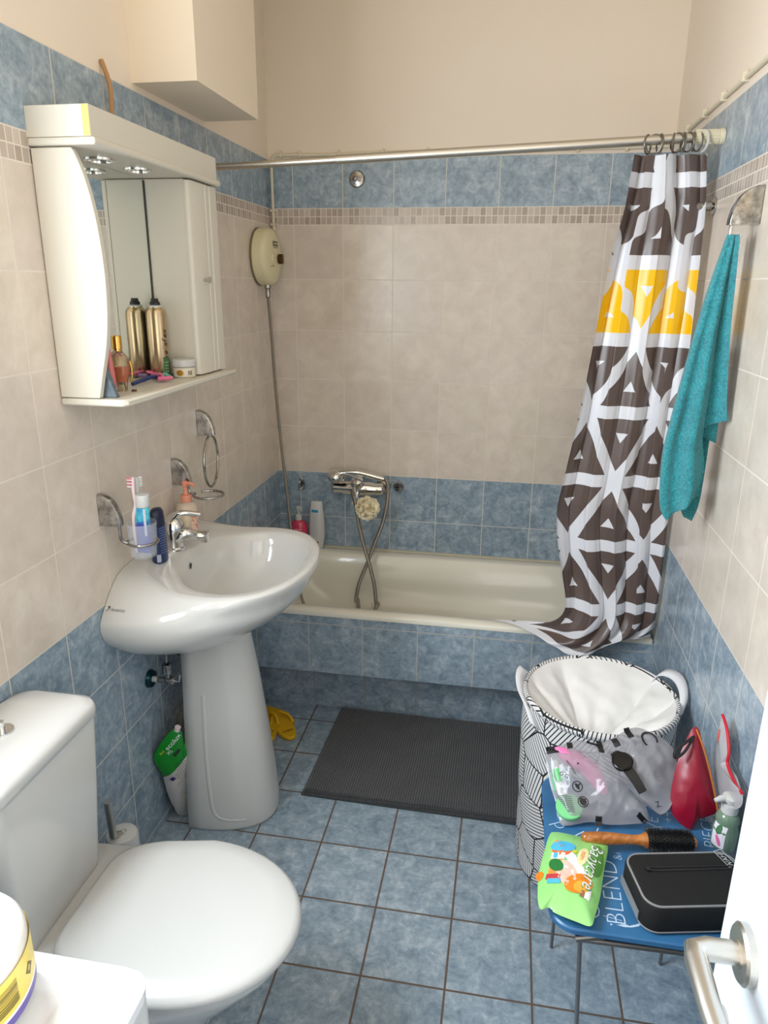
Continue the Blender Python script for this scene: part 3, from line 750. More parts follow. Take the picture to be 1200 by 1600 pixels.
for u_, mi in ((-.018,0),(.017,1)): put(pr, rect2d(.026,.062,4,4), sp_+dd*.03+U*u_+Vector((0,0,.048)), U, (0,0,1), 0, mi, sbv, .0006)
rg = random.Random(3)
for k in range(26): put(pr, ell2d(.0022,.0030,8,1), sp_+dd*.03+U*(.017+rg.uniform(-.011,.011))+Vector((0,0,.048+rg.uniform(-.028,.028))), U, (0,0,1), rg.random()*3, 2, sbv, .0011)
pr.obj('label', [flat('cream_label', S(240,222,190), .5), flat('floral_label', S(240,206,184), .5), flat('floral_print', S(206,140,120), .5)], sd)

# refill pouch behind the pedestal
A_, B_ = Vector((.052,-1.205,.0)), Vector((.018,-1.285,.285)); pU = Vector((.80,.60,0)); pN = pU.cross((B_-A_).normalized())
def onq(x, y):
    d = (x-600)/FPX*CR - (y-800)/FPX*CU + fwd; return CP + d*((A_-CP).dot(pN)/d.dot(pN))
ol = [onq(*q) for q in ((272,1262),(281,1274),(300,1275),(306,1240),(308,1190),(296,1162),(288,1161),(283,1142),(268,1141),(240,1182),(254,1212),(262,1240))]
for q in ol: q.x = max(q.x, .010); q.z = max(q.z, .004)
pm, c_, N_ = pillow(ol, .018, .012, 3.0, 72, .003, 30, 3)
m_, nt_, b_ = newmat('pouch_film'); pz, pv = coords(nt_, 'UV')
nt_.links.new(mixc(nt_, pz[1].gt(0.0), S(206,200,196), S(22,140,40)), b_.inputs['Base Color']); b_.inputs['Roughness'].default_value = .25
g0, g1 = onq(255,1214), onq(303,1163); gd = (g1-g0).normalized(); gu = pN.normalized().cross(gd)
if gu.z < 0: gu = -gu
for i_, v_ in enumerate(pm.v): pm.uv[i_] = ((v_-g0).dot(gd), (v_-g0).dot(gu))
po = thing('refill_pouch', (.06,-1.18,0), 'green and white refill pouch leaning between the left wall and the pedestal', 'pouch')
pm.obj('pouch', m_, po, 60); pv_ = pm.bvh()
ct = onq(276,1136)
MB().lathe([(0,.0),(.0085,.0),(.009,.014),(0,.0145)], ct-Vector((0,0,.012)), 20, (.3,0,1)).obj('cap', flat('cap_pink', S(236,214,214), .4), po)
pr = MB(); U = gd; V = gu
def onpouch(px, py): 
    h_ = pv_.ray_cast(CP, (onq(px, py)-CP).normalized()); return h_[0] if h_[0] is not None else onq(px, py)
put(pr, text2d('ecolux', .022), onpouch(270,1160), U, V, 0, 0, pv_, .001, .05); put(pr, text2d('XL', .016), onpouch(265,1175), U, V, 0, 0, pv_, .001, .05)
put(pr, text2d('3in1', .011), onpouch(253,1176), U, V, 0, 1, pv_, .001, .05)
put(pr, rect2d(.026,.011), onpouch(276,1176), U, V, 0, 2, pv_, .001, .05); put(pr, rect2d(.014,.014), onpouch(270,1217), U, V, 0, 3, pv_, .001, .05)
for k in range(12): put(pr, rect2d(.06-.01*(k % 3),.0012,4,1), onpouch(282+k*.9,1187+k*4.5), U, V, 0, 2, pv_, .001, .05)
pr.obj('printed_label', [WHITE, flat('yellow_print', S(236,226,70), .5), flat('dark_green_print', S(40,56,46), .5), flat('purple_print', S(60,40,120), .5)], po)

# ================================================================ flip-flops
YEL = flat('yellow_rubber', S(226,176,20), .55)
def flip(heel, toe, label, zb=.002):
    heel, toe = Vector(heel), Vector(toe); t = thing('flip_flop', (heel.x,heel.y,0), label, 'flip-flop', 'yellow flip-flops beside the pedestal')
    d = (toe-heel).normalized(); s_ = Vector((-d.y,d.x,0)); L = (toe-heel).length
    def out(z, k=1.0):
        pts = []
        for i in range(40):
            a = 2*PI*i/40; u = .5-.5*math.cos(a); w = .042+.012*math.sin(PI*min(1,u*.9)) if u > .4 else .036+.006*u
            v = math.copysign(abs(math.sin(a))**.75, math.sin(a))*w
            pts.append(heel+d*(u*L*k+(1-k)*L/2)+s_*(v*k)+Vector((0,0,z)))
        return pts
    sb = MB().loft([out(zb,.97), out(zb+.004), out(zb+.013), out(zb+.016,.98)]); sb.obj('sole', YEL, t, 50)
    tp_ = heel+d*L*.80+Vector((0,0,zb+.016)); st = MB()
    for sg in (-1, 1):
        st.tube(smooth_path([tp_, tp_+Vector((0,0,.022))-d*.03+s_*sg*.012, heel+d*L*.50+s_*sg*.036+Vector((0,0,zb+.035)), heel+d*L*.38+s_*sg*.041+Vector((0,0,zb+.014))], 5), .0045, 10)
    st.obj('strap', YEL, t)
    pr = MB(); put(pr, text2d('copa', .022, .1), heel+d*L*.20+Vector((0,0,zb+.0163)), s_*-1, d, 0, 0); pr.obj('sole_print', flat('brown_print', S(90,60,20), .6), t)
flip((.195,-.815,0), (.105,-.61,0), 'yellow flip-flop lying nearer the pedestal, overlapping the other', .0178)
flip((.268,-.765,0), (.12,-.60,0), 'yellow flip-flop whose heel points out towards the bath mat', .002)

# ================================================================ bath mat
m_, nt_, b_ = newmat('chenille_grey'); oc_, ov_ = position(nt_)
sx = (oc_[0]*760.0).sin()*.5+.5; sy = (oc_[1]*900.0+ (noise(nt_, ov_, 30, 2)*2.0)).sin()*.5+.5
hgt = sx*sy; nz = noise(nt_, ov_, 9, 3)
nt_.links.new(mixc(nt_, (hgt*.6+nz*.4), S(44,45,48), S(74,75,79)), b_.inputs['Base Color']); b_.inputs['Roughness'].default_value = .95
b_.inputs['Sheen Weight'].default_value = .3; bump(nt_, b_, hgt+noise(nt_, ov_, 260, 2)*.5, .004, .8)
mat = thing('bath_mat', (.75,-.79,0), 'dark grey ribbed bath mat on the floor in front of the bath', 'bath mat')
C4 = [Vector((.381,-1.047,0)), Vector((1.100,-1.060,0)), Vector((1.118,-.532,0)), Vector((.397,-.530,0))]
def bil(u, v): return C4[0].lerp(C4[1], u).lerp(C4[3].lerp(C4[2], u), v)
mb = MB()
def mz(u, v):
    e = min(u*.72, (1-u)*.72, v*.515, (1-v)*.515); return .004+.014*min(1, e/.012)**.5 + .0025*mn.noise(Vector((u*9, v*6, 0))) if e > 0 else .003
mb.grid(lambda u, v: bil(u, v)+Vector((0,0,mz(u, v))), 110, 80)
mb.obj('pile', m_, mat, 60)
MB().loft([[p_+Vector((0,0,z)) for p_ in C4] for z in (.001,.004)]).obj('backing', flat('mat_backing', S(44,56,54), .9), mat, 0)

# ================================================================ washing machine + roll
wm = thing('washing_machine', (.31,-2.68,0), 'white washing machine standing in front of the toilet, top corner in view', 'washing machine')
WX, WYB, WYF, WH = .612, -2.378, -2.975, .852
mb = MB().loft([rrect(WX/2+.006,(WYB+WYF)/2,WX/2-.008,(WYB-WYF)/2,.02,z) for z in (.02,.50,.832)]); mb.obj('cabinet', PLAS, wm, 40)
mb = MB(); tx, ty = WX/2+.006, (WYB+WYF)/2; hx, hy = WX/2-.004, (WYB-WYF)/2+.003
mb.loft([rrect(tx,ty,hx,hy,.03,.833), rrect(tx,ty,hx,hy,.03,.846), rrect(tx-.003,ty,hx-.008,hy-.004,.028,.8505), rrect(tx-.007,ty,hx-.020,hy-.010,.026,.8540), rrect(tx-.018,ty-.006,hx-.060,hy-.034,.02,.8545), rrect(tx-.018,ty-.006,hx-.065,hy-.039,.02,.8505)])
mb.obj('top_panel', flat('white_enamel', S(232,233,235), .18, coat=.3), wm, 50)
MB().lathe([(.0,.0),(.15,.0),(.155,.008),(.14,.02),(.10,.03),(0,.03)], (WX-.005,ty,.42), 40, (1,0,0)).obj('door', flat('dark_glass', S(60,62,66), .1), wm)
MB().lathe([(.155,-.0),(.185,.0),(.185,.012),(.16,.018),(.155,.012)], (WX-.005,ty,.42), 40, (1,0,0)).obj('door_ring', CHROME, wm)
MB().box((WX-.008,ty-.26,.735),(WX+.002,ty+.26,.82)).obj('control_panel', PLAS, wm, 0, bevel=.004)
rc = Vector((.420,-2.462,.8549)); RR, RH = .085, .088
rl = thing('paper_roll_pack', rc, 'plastic-wrapped paper roll with yellow and purple label on the washing machine', 'paper roll')
mb = MB().lathe([(0,0),(RR-.008,0),(RR,.008),(RR+.001,.03),(RR,RH-.012),(RR-.006,RH-.003),(RR-.02,RH+.002),(.03,RH+.004),(.025,RH-.002),(0,RH-.004)], rc, 56); mb.obj('wrapped_roll', flat('roll_wrap', S(244,240,232), .3, coat=.4, bumpy=(40,.004,.4)), rl, 50)
m_, nt_, b_ = newmat('roll_label'); pz, pv = position(nt_)
zz = (pz[2]-rc.z)
nt_.links.new(mixc(nt_, zz.lt(.020), mixc(nt_, zz.lt(.024), S(244,214,90), S(240,240,240)), S(106,90,170)), b_.inputs['Base Color']); b_.inputs['Roughness'].default_value = .3
mb = MB(); mb.grid(lambda u, v: rc+Vector(((RR+.0022)*math.cos(-2.6+u*3.6), (RR+.0022)*math.sin(-2.6+u*3.6), .010+v*.060)), 60, 6); lbv = mb.bvh(); mb.obj('label', m_, rl)
mb = MB()
for a0 in (-.16, .32):
    N = Vector((math.cos(a0), math.sin(a0), 0)); U = Vector((-N.y, N.x, 0)); O = rc+N*RR+Vector((0,0,.044))
    x = -.018; rg = random.Random(5)
    if a0 < .1:
        while x < .018:
            w_ = rg.choice((.0008,.0014,.002)); put(mb, rect2d(.034,w_*.9,8,1), O+Vector((0,0,.002+x*.8)), U, (0,0,1), 0, 0, lbv, .0006, .02); x += w_+rg.choice((.001,.0016,.0022))
    else: put(mb, frame2d(.012,.012,.003), O, U, (0,0,1), .78, 0, lbv, .0006, .02)
mb.obj('barcode', flat('olive_print', S(120,110,50), .5), rl)

# ================================================================ water heater, cables
hy, hz = -.150, 1.708
ht = thing('water_heater', (.03,hy,hz), 'cream oval electric shower heater mounted in the left back corner', 'water heater')
def ovx(x, ry, rz): return [Vector((x, hy+ry*math.cos(2*PI*k/48), hz+rz*math.sin(2*PI*k/48))) for k in range(48)]
MB().loft([ovx(.001,.110,.106), ovx(.008,.110,.106)]).obj('back_plate', flat('dark_cream', S(120,110,82), .5), ht, 40)
mb = MB().loft([ovx(.008,.108,.104), ovx(.040,.108,.104), ovx(.052,.104,.100), ovx(.060,.092,.088), ovx(.063,.05,.05)]); mb.obj('housing', CREAM, ht, 60); hbv = mb.bvh()
pr = MB(); U, V, O = Vector((0,1,0)), Vector((0,0,1)), Vector((.064,hy,hz))
put(pr, rect2d(.060,.018), O+Vector((0,.01,.048)), U, V, 0, 0, hbv, .0008); [put(pr, rect2d(.007,.009,2,2), O+Vector((0,.01+d_*.0125,.048)), U, V, 0, 1, hbv, .0014) for d_ in (-1.5,-.5,.5,1.5)]
put(pr, rect2d(.060,.002,6,1), O+Vector((0,.01,.034)), U, V, 0, 0, hbv, .0008); put(pr, rect2d(.012,.003,3,1), O+Vector((0,-.045,-.034)), U, V, .2, 0, hbv, .0008); put(pr, rect2d(.012,.003,3,1), O+Vector((0,-.022,-.034)), U, V, -.2, 0, hbv, .0008)
pr.obj('printed_label', [flat('heater_print', S(70,58,44), .5), CREAM], ht)
kn = MB().lathe([(.0,.0),(.018,.0),(.018,.012),(.015,.014),(0,.014)], (.0625,hy+.045,hz-.006), 24, (1,0,0)).box((.066,hy+.038,hz-.024),(.082,hy+.052,hz+.012)); kn.obj('selector_knob', flat('brass_knob', S(92,72,40), .3, .8), ht, 30)
MB().lathe([(.0,.0),(.020,.0),(.019,.006),(0,.007)], (.0625,hy-.02,hz-.008), 24, (1,0,0)).obj('dial', CREAM, ht)
MB().lathe([(.013,0),(.013,-.016),(.010,-.020),(.010,-.050),(.0085,-.052)], (.030,hy,hz-.098), 20).obj('hose_nut', CHROMD, ht)
HOSE = None
def hose_mat():
    m, nt, b = newmat('metal_hose'); p, pos = coords(nt, 'UV')
    b.inputs['Base Color'].default_value = (.36,.34,.31,1); b.inputs['Metallic'].default_value = .95; b.inputs['Roughness'].default_value = .3
    p2, _ = position(nt); bump(nt, b, (p2[2]*1600.0).sin(), .001, .6); return m
HOSE = hose_mat()
hp = [Vector((.030,hy,hz-.150))] + [at('y', -.17, *q) for q in ((424,520),(431,610),(440,700),(449,775),(457,850))] + [Vector((.13,-.20,.42)), Vector((.17,-.24,.30)), Vector((.25,-.30,.268))]
hp[1].x = max(hp[1].x, .03)
tag(MB().tube(smooth_path(hp, 6), .0065, 10).obj('heater_hose', HOSE), 'thin metal shower hose hanging from the cream heater into the bath corner', 'hose')
cb_ = thing('electric_cable', (.6,-.01,2.085), 'white clipped cable running along the top edge of the tiles and down to the heater', 'cable')
pts = [Vector((.018,-.012,1.812)), Vector((.016,-.010,1.95)), Vector((.016,-.008,2.05))] + [Vector((.026,-.008,2.078)), Vector((.05,-.008,2.083))]
pts += [Vector((x,-.008,2.084+.002*math.sin(x*23))) for x in (.2,.4,.6,.8,1.0,1.2,1.4)] + [Vector((1.49,-.008,2.086))]
MB().tube(smooth_path(pts, 5), .0058, 10).obj('cable', CABLEM, cb_)
for x in (.055,.13,.285,.455,.625,.80,.985,1.17,1.34): MB().box((x-.004,-.016,2.074),(x+.004,0,2.096)).lathe([(.0025,0),(.0025,.006)], (x,-.008,2.095), 8).obj('clip', CABLEM, cb_, 0, bevel=.002)
cb2 = thing('electric_cable', (W-.008,-1,2.095), 'white clipped cable running along the tile edge of the right wall above the hook', 'cable')
MB().tube([Vector((W-.0085,y,2.094)) for y in (-.03,-.2,-.7,-1.6,-3.0)], .0058, 10).obj('cable', CABLEM, cb2)
for y in (-.25,-.465,-.667,-.861,-1.06,-1.3): MB().box((W-.018,y-.005,2.085),(W,y+.005,2.107)).lathe([(.0025,0),(.0025,.006)], (W-.008,y,2.106), 8).obj('clip', CABLEM, cb2, 0, bevel=.002)
for z in (1.835,1.885): MB().box((.004,-.018,z-.004),(.028,0,z+.004)).obj('clip', CABLEM, cb_, 0, bevel=.002)

# ================================================================ fittings on the back wall
c_ = at('y', 0, 558, 280)
oc = thing('chrome_cover', c_, 'round chrome cover plate high on the back wall in the top blue tiles', 'cover plate')
MB().lathe([(.0,.0),(.030,.0),(.031,.004),(.027,.009),(.012,.011),(0,.011)], c_, 32, (0,-1,0)).obj('plate', CHROMD, oc)
MB().lathe([(.009,.010),(.009,.018),(.006,.02),(0,.02)], c_+Vector((-.006,0,.0)), 16, (0,-1,0)).lathe([(.007,.010),(.007,.016),(0,.016)], c_+Vector((.010,0,-.004)), 16, (0,-1,0)).obj('stub', flat('dark_chrome', (.28,.26,.25,1), .25, 1.0), oc)
c_ = at('y', 0, 623, 760)
oc = thing('wall_outlet_cap', c_, 'small round chrome wall outlet on the lower blue tiles right of the bath mixer', 'wall outlet')
MB().lathe([(.0,.0),(.022,.0),(.022,.008),(.019,.012),(.019,.016),(0,.016)], c_, 28, (0,-1,0)).obj('cap', CHROMD, oc)
hm = MB()
for dz in (-.012, 0, .011): hm.lathe([(0,0),(.0045,0),(.0045,.001),(0,.001)], c_+Vector((-.003,-.0165,dz)), 10, (0,-1,0))
hm.box(c_+Vector((-.010,-.0175,-.002)), c_+Vector((.003,-.0165,.003))); hm.obj('dark_holes', BLACK, oc)
c_ = at('y', 0, 472, 755)
hk = thing('small_wall_hook', c_, 'small chrome adhesive hook on the back wall above the white shampoo bottle', 'hook')
MB().loft([[c_+Vector((x*k,-y,z*k)) for x,z in ((-.014,-.026),(.014,-.026),(.015,-.01),(.010,.018),(.0,.030),(-.010,.018),(-.015,-.01))] for y,k in ((.001,1),(.007,1),(.010,.8))]).obj('plate', CHROMD, hk, 30)
MB().tube(smooth_path([c_+Vector((0,-.008,-.018)), c_+Vector((0,-.024,-.022)), c_+Vector((-.004,-.026,.004)), c_+Vector((-.004,-.020,.016))], 5), .003, 8).obj('hook', CHROME, hk)

# bath mixer with hand shower
mxz = .782; mx0, mx1 = .262, .478
mx = thing('bath_mixer', (.37,-.05,mxz), 'chrome bath mixer tap on the back wall above the bathtub', 'tap')
mb = MB()
for x in (mx0+.01, mx1-.01): mb.lathe([(0,0),(.032,0),(.031,.008),(.020,.012),(.016,.016),(.016,.06)], (x,-.001,mxz), 28, (0,-1,0))
mb.obj('wall_unions', CHROMD, mx)
MB().lathe([(.0,0),(.022,.0),(.026,.004),(.026,.04),(.030,.05),(.030,.166),(.026,.176),(.026,.212),(.022,.216),(0,.216)], (mx0,-.066,mxz), 28, (1,0,0)).lathe([(.029,.0),(.029,.03),(.024,.045),(.012,.052),(0,.053)], (.370,-.066,mxz+.004), 28, (0,-.5,.86)).obj('mixer_body', CHROME, mx)
MB().tube(smooth_path([(.370,-.085,mxz+.05), (.345,-.10,mxz+.066), (.315,-.118,mxz+.074)], 4), [.010,.009,.008,.007,.006,.006,.005,.005,.005], 12).obj('lever', CHROME, mx)
MB().tube(smooth_path([(.370,-.075,mxz-.02), (.368,-.11,mxz-.03), (.366,-.135,mxz-.045)], 4), .012, 14).obj('spout', CHROME, mx)
hs = thing('hand_shower', (.37,-.10,.835), 'chrome hand shower lying in the cradle on top of the bath mixer', 'shower head')
sh0, sh1, sh2 = at('y',-.10,525,742), at('y',-.10,556,738), at('y',-.10,600,749)
MB().tube(smooth_path([sh0+Vector((.012,0,.006)), sh1, sh2], 6), [.017,.0155,.0145,.0135,.013,.0125,.0125,.0125,.012,.012,.0115,.011,.0105], 18).obj('handle', CHROME, hs)
hd = MB(); hd.lathe([(0,.020),(.014,.018),(.028,.010),(.034,.0),(.034,-.012),(.030,-.016),(0,-.016)], sh0+Vector((0,-.004,0)), 32, (.12,-.35,.93)); hd.obj('head', CHROME, hs)
MB().lathe([(0,-.0165),(.029,-.0165),(.029,-.018),(0,-.018)], sh0+Vector((0,-.004,0)), 32, (.12,-.35,.93)).obj('spray_face', flat('dark_spray_face', S(52,50,48), .4), hs)
Y_ = -.13
hp = [sh2, at('y',-.115,606,757)] + [at('y', Y_, *q) for q in ((605,785),(597,820),(585,850),(574,880),(561,912),(556,938))] + [Vector((.39,-.18,.32)), Vector((.41,-.22,.272)), Vector((.455,-.23,.268)), Vector((.48,-.19,.31))] + [at('y', -.155, *q) for q in ((588,945),(585,915),(578,885),(568,850),(561,820),(556,790))] + [Vector((.352,-.10,.775)), Vector((.356,-.075,mxz-.018))]
tag(MB().tube(smooth_path(hp, 6), .0082, 12).obj('shower_hose', HOSE), 'looped chrome shower hose of the bath mixer crossing itself in front of the tub', 'hose')
# white strap + loofah
lc_ = at('y', -.195, 574, 794)
lf = thing('loofah', lc_, 'cream mesh bath puff hanging under the bath mixer', 'bath puff')
mb = MB(); rg = random.Random(8)
for k in range(46):
    th, ph = rg.uniform(0, 2*PI), math.acos(rg.uniform(-1, 1)); n_ = Vector((math.sin(ph)*math.cos(th), math.sin(ph)*math.sin(th), math.cos(ph)))
    e1 = n_.orthogonal().normalized(); e2 = n_.cross(e1); o_ = lc_+n_*.024; s_ = rg.uniform(.017, .025); f_ = rg.uniform(0, 6)
    mb.grid(lambda u, v: o_ + (e1*math.cos(2*PI*u)+e2*math.sin(2*PI*u))*s_*(.25+.95*v) + n_*(.014*v + .006*math.sin(2*PI*u*4+f_)*v), 24, 3)
mb.obj('mesh_ruffles', flat('cream_net', S(252,240,208), .7, alpha=.92), lf, 60)
MB().tube(smooth_path([(.352,-.09,.79), (.368,-.13,.80), (.385,-.15,.765), lc_+Vector((-.006,.0,.02))], 5), .0028, 8).obj('hanging_cord', PLAS, lf)
# bottles on the back corner of the bath
bz = .4875
wb = Vector((.178,-.040,bz)); w_ = thing('shampoo_bottle', wb, 'white shampoo bottle standing cap down on the back rim of the bath', 'bottle')
mb = MB(); mb.loft([ov(wb,0,.026,.018), ov(wb,.02,.028,.020), ov(wb,.06,.036,.024), ov(wb,.12,.035,.024), ov(wb,.18,.030,.018), ov(wb,.215,.026,.008), ov(wb,.220,.025,.004)]); mb.obj('bottle', PLAS, w_, 50); wbv = mb.bvh()
pr = MB(); O = wb+Vector((0,-.03,0)); U, V = Vector((1,0,0)), Vector((0,0,1))
put(pr, rect2d(.030,.012,4,2), O+Vector((-.004,0,.178)), U, V, 0, 0, wbv, .0006)
for k in range(14): put(pr, rect2d(.028-.008*((k*5) % 3)/2,.0022,4,1), O+Vector((-.004,0,.160-k*.0075)), U, V, 0, 1, wbv, .0006)
put(pr, rect2d(.014,.014,2,2), O+Vector((.004,0,.034)), U, V, 0, 2, wbv, .0006)
pr.obj('printed_label', [flat('teal_print', S(40,140,180), .5), flat('grey_print', S(176,178,182), .5), flat('bar_print', S(110,60,80), .5)], w_)
rb = Vector((.098,-.048,bz)); r2 = thing('shower_gel', rb, 'pink pump bottle in the back corner of the bath beside the white bottle', 'bottle')
mb = MB(); mb.loft([ov(rb,0,.036,.026), ov(rb,.004,.038,.028), ov(rb,.107,.038,.028), ov(rb,.125,.028,.022), ov(rb,.132,.013,.013)]); mb.obj('bottle', flat('pink_gel', S(206,58,92), .15, coat=.3), r2, 50); rbv = mb.bvh()
MB().lathe([(.0145,.110),(.0145,.132),(.008,.136),(.0055,.138),(.0055,.155),(.011,.157),(.012,.168),(.006,.172),(0,.172)], rb+Vector((0,0,.022)), 20).tube([rb+Vector((0,0,.187)), rb+Vector((.014,-.016,.188)), rb+Vector((.020,-.024,.182))], [.006,.005,.004], 10).obj('pump', PLAS, r2)
pr = MB(); 
for k in range(6): put(pr, rect2d(.034-.010*(k % 2),.003,4,1), rb+Vector((.004,-.04,.094-k*.009)), U, V, 0, 0, rbv, .0006)
put(pr, rect2d(.04,.026,4,3), rb+Vector((.004,-.04,.028)), U, V, 0, 1, rbv, .0005); pr.obj('label', [flat('pale_pink_print', S(240,190,200), .5), flat('deep_pink', S(170,30,62), .3)], r2)

# ================================================================ shower curtain
RY = -.69
ra, rb_ = Vector((.003,RY,1.942)), Vector((1.478,RY,1.9965))
rod = thing('curtain_rail', (.75,RY,1.97), 'telescopic chrome shower curtain rail spanning the two side walls above the bath', 'curtain rail')
pc = ra.lerp(rb_, .295)
MB().tube([ra, pc], .0105, 18).obj('inner_tube', STEEL, rod); MB().tube([pc, rb_], .0128, 20).obj('outer_tube', STEEL, rod)
ec = MB(); ax = (rb_-ra).normalized()
ec.lathe([(.0135,-.050),(.0165,-.048),(.0165,.015),(.020,.017),(.0205,.026)], rb_, 24, ax)
for k in range(16): a_ = 2*PI*k/16; ec.tube([rb_+Vector((-.047,.0168*math.cos(a_),.0168*math.sin(a_))), rb_+Vector((.013,.0168*math.cos(a_),.0168*math.sin(a_)))], .0018, 6)
ec.obj('end_socket', flat('ivory_plastic', S(226,216,188), .4), rod)
MB().lathe([(.0125,-.0),(.0205,.002),(.0205,.012),(.013,.030)], ra+Vector((.0,0,0)), 24, ax).obj('left_socket', flat('ivory_plastic2', S(226,216,188), .4), rod)
# towel rail stub behind the curtain
c_ = at('x', W, 1117, 322)
tr = thing('wall_rail_post', c_, 'chrome rail post on the right wall just behind the shower curtain', 'rail')
MB().lathe([(0,0),(.024,0),(.024,.006),(.013,.010),(.012,.055),(.0,.056)], c_, 28, (-1,0,0)).obj('post', CHROMD, tr)
MB().tube([c_+Vector((-.045,.02,0)), c_+Vector((-.045,.40,0))], .009, 14).obj('bar', CHROMD, tr)

# curtain cloth: rows of control points from the rail to the hem
rows = [  # z at left, left x, right x, fold depth
 (1.952,1.272,1.462,0.0187),(1.88,1.268,1.470,0.0195),(1.81,1.262,1.476,0.0195),(1.69,1.240,1.478,0.0187),(1.52,1.221,1.480,0.0179),(1.33,1.202,1.482,0.0170),(1.18,1.183,1.484,0.0161),
 (1.03,1.162,1.486,0.0153),(.93,1.150,1.488,.018),(.82,1.162,1.490,.018),(.71,1.186,1.492,.018)]
ctrl = []
NS = 9
for z, xl, xr, a_ in rows:
    ctrl.append([(Vector((xl+(xr-xl)*k/(NS-1), -.705, z)), a_) for k in range(NS)])
def prow(pts, amp):
    sp = smooth_path(pts, 8); L = [0]
    for a, b in zip(sp, sp[1:]): L.append(L[-1]+(b-a).length)
    out = []; j = 0
    for k in range(NS):
        t = L[-1]*k/(NS-1)
        while j < len(sp)-2 and L[j+1] < t: j += 1
        out.append((sp[j].lerp(sp[j+1], (t-L[j])/max(1e-9, L[j+1]-L[j])), amp[0]+(amp[1]-amp[0])*k/(NS-1)))
    return out
ctrl.append(prow([(1.203,-.712,.600),(1.28,-.735,.590),(1.38,-.72,.590),(1.492,-.700,.605)], (.012,.018)))
ctrl.append(prow([(1.165,-.690,.535),(1.25,-.745,.520),(1.36,-.735,.530),(1.492,-.695,.555)], (.007,.016)))
ctrl.append(prow([(1.085,-.655,.512),(1.17,-.705,.502),(1.265,-.760,.478),(1.36,-.735,.500),(1.490,-.690,.527)], (.004,.014)))
ctrl.append(prow([(.968,-.640,.500),(1.06,-.680,.498),(1.17,-.735,.470),(1.262,-.772,.448),(1.345,-.735,.490),(1.488,-.688,.508)], (.002,.008)))
def catm(a, b, c, d, t): return .5*((2*b)+(c-a)*t+(2*a-5*b+4*c-d)*t*t+(3*b-a-3*c+d)*t**3)
NR, NC = 190, 260
NF = 4.2
def crow(v):
    n = len(ctrl)-1; f = v*n; i = min(n-1, int(f)); t = f-i
    g = lambda k: ctrl[max(0, min(n, k))]
    return [(catm(g(i-1)[k][0], g(i)[k][0], g(i+1)[k][0], g(i+2)[k][0], t), g(i)[k][1]*(1-t)+g(i+1)[k][1]*t) for k in range(NS)]
CR_ = [crow(j/NR) for j in range(NR+1)]
def cpt(i, j):
    u = i/NC; f = u*(NS-1); k = min(NS-2, int(f)); t = f-k; r = CR_[j]; g = lambda q: r[max(0, min(NS-1, q))]
    p = catm(g(k-1)[0], g(k)[0], g(k+1)[0], g(k+2)[0], t); a = g(k)[1]*(1-t)+g(k+1)[1]*t
    v = j/NR
    ph = 2*PI*NF*(u + .05*math.sin(5*u+3*v) + .02*math.sin(9*v+u*4)) + .5
    s = math.sin(ph); s2 = math.sin(ph*.5+2*v+1.0)
    y = a*(.75*math.copysign(abs(s)**.8, s)+.42*s2)
    dx = .35*a*math.sin(2*ph+.7)
    wr = .004*mn.noise(Vector((u*9, v*14, 3)))
    k_ = min(1, max(0, (1-u)*10))*min(1, u*12+.2)
    return Vector((min(p.x+dx*k_, W-.012), p.y-y*1.0+wr, p.z))
CG = [[cpt(i, j) for i in range(NC+1)] for j in range(NR+1)]
# cloth coordinates: across along a mid row, down along the left edge
jm = NR//2; su = [0]
for i in range(NC): su.append(su[-1]+(CG[jm][i+1]-CG[jm][i]).length)
zv = [0]
for j in range(NR): 
    m_i = NC//3; zv.append(zv[-1]+(CG[j+1][m_i]-CG[j][m_i]).length)
mb = MB(); mb.v = [p for r in CG for p in r]
for j in range(NR+1):
    for i in range(NC+1): mb.uv[j*(NC+1)+i] = (su[i], -zv[j])
for j in range(NR):
    for i in range(NC):
        q = j*(NC+1)+i; mb.f.append([q+NC+1, q+NC+2, q+1, q]); mb.mi.append(0)
def curtain_mat():
    m, nt, b = newmat('curtain_print'); p, _ = coords(nt, 'UV')
    HH = .215; SD = .27                       # row height, triangle side
    u = p[0]/SD + .35; v = (p[1]*-1.0 - .062)/HH      # v = row number from the top
    row = v.floor()
    a = u - v*.5; c = u + v*.5
    nse = noise(nt, None, 1.0, 0)
    hb = (v.edge()*HH).lt(.0195)
    da = (a.edge()*SD*.9).lt(.0185); dc = (c.edge()*SD*.9).lt(.0185)
    band = hb.max(da).max(dc)
    # little triangles at the middle of each cell (pointing with or against their cell)
    fa, fc, fv = a.fract(), c.fract(), v.fract()
    upc = (c.floor()-a.floor()-row)              # 0 / 1 marks up or down cells
    cu = u - ((a.floor()+c.floor())*.5+.5)       # centred horizontally on the cell
    cu = cu*SD
    hv_up = (fv-.64)*HH; hv_dn = (fv-.36)*HH
    def tri(h, sg):
        t = h*sg                                 # from the apex (-) to the base (+)
        return (cu.abs()*1.6).lt(t+.017)*t.lt(.014)*t.gt(-.017)
    up = upc.abs().lt(.5)
    small = (tri(hv_dn, -1.0)*up).max(tri(hv_up, 1.0)*up.inv())
    wht = band.max(small)
    yel = row.gt(.5)*row.lt(1.5)
    base = mixc(nt, yel, S(92,77,72), S(243,188,8))
    nt.links.new(mixc(nt, wht, base, S(218,218,224)), b.inputs['Base Color'])
    b.inputs['Roughness'].default_value = .33; b.inputs['Specular IOR Level'].default_value = .5
    b.inputs['Transmission Weight'].default_value = 0
    nt.nodes.remove(nse.k.node)
    return m
CURT = curtain_mat()
cur = thing('shower_curtain', (1.35,-.70,.5), 'brown, white and yellow triangle-patterned shower curtain bunched at the right end of the rail', 'shower curtain')
mb.obj('curtain_cloth', CURT, cur, 180)
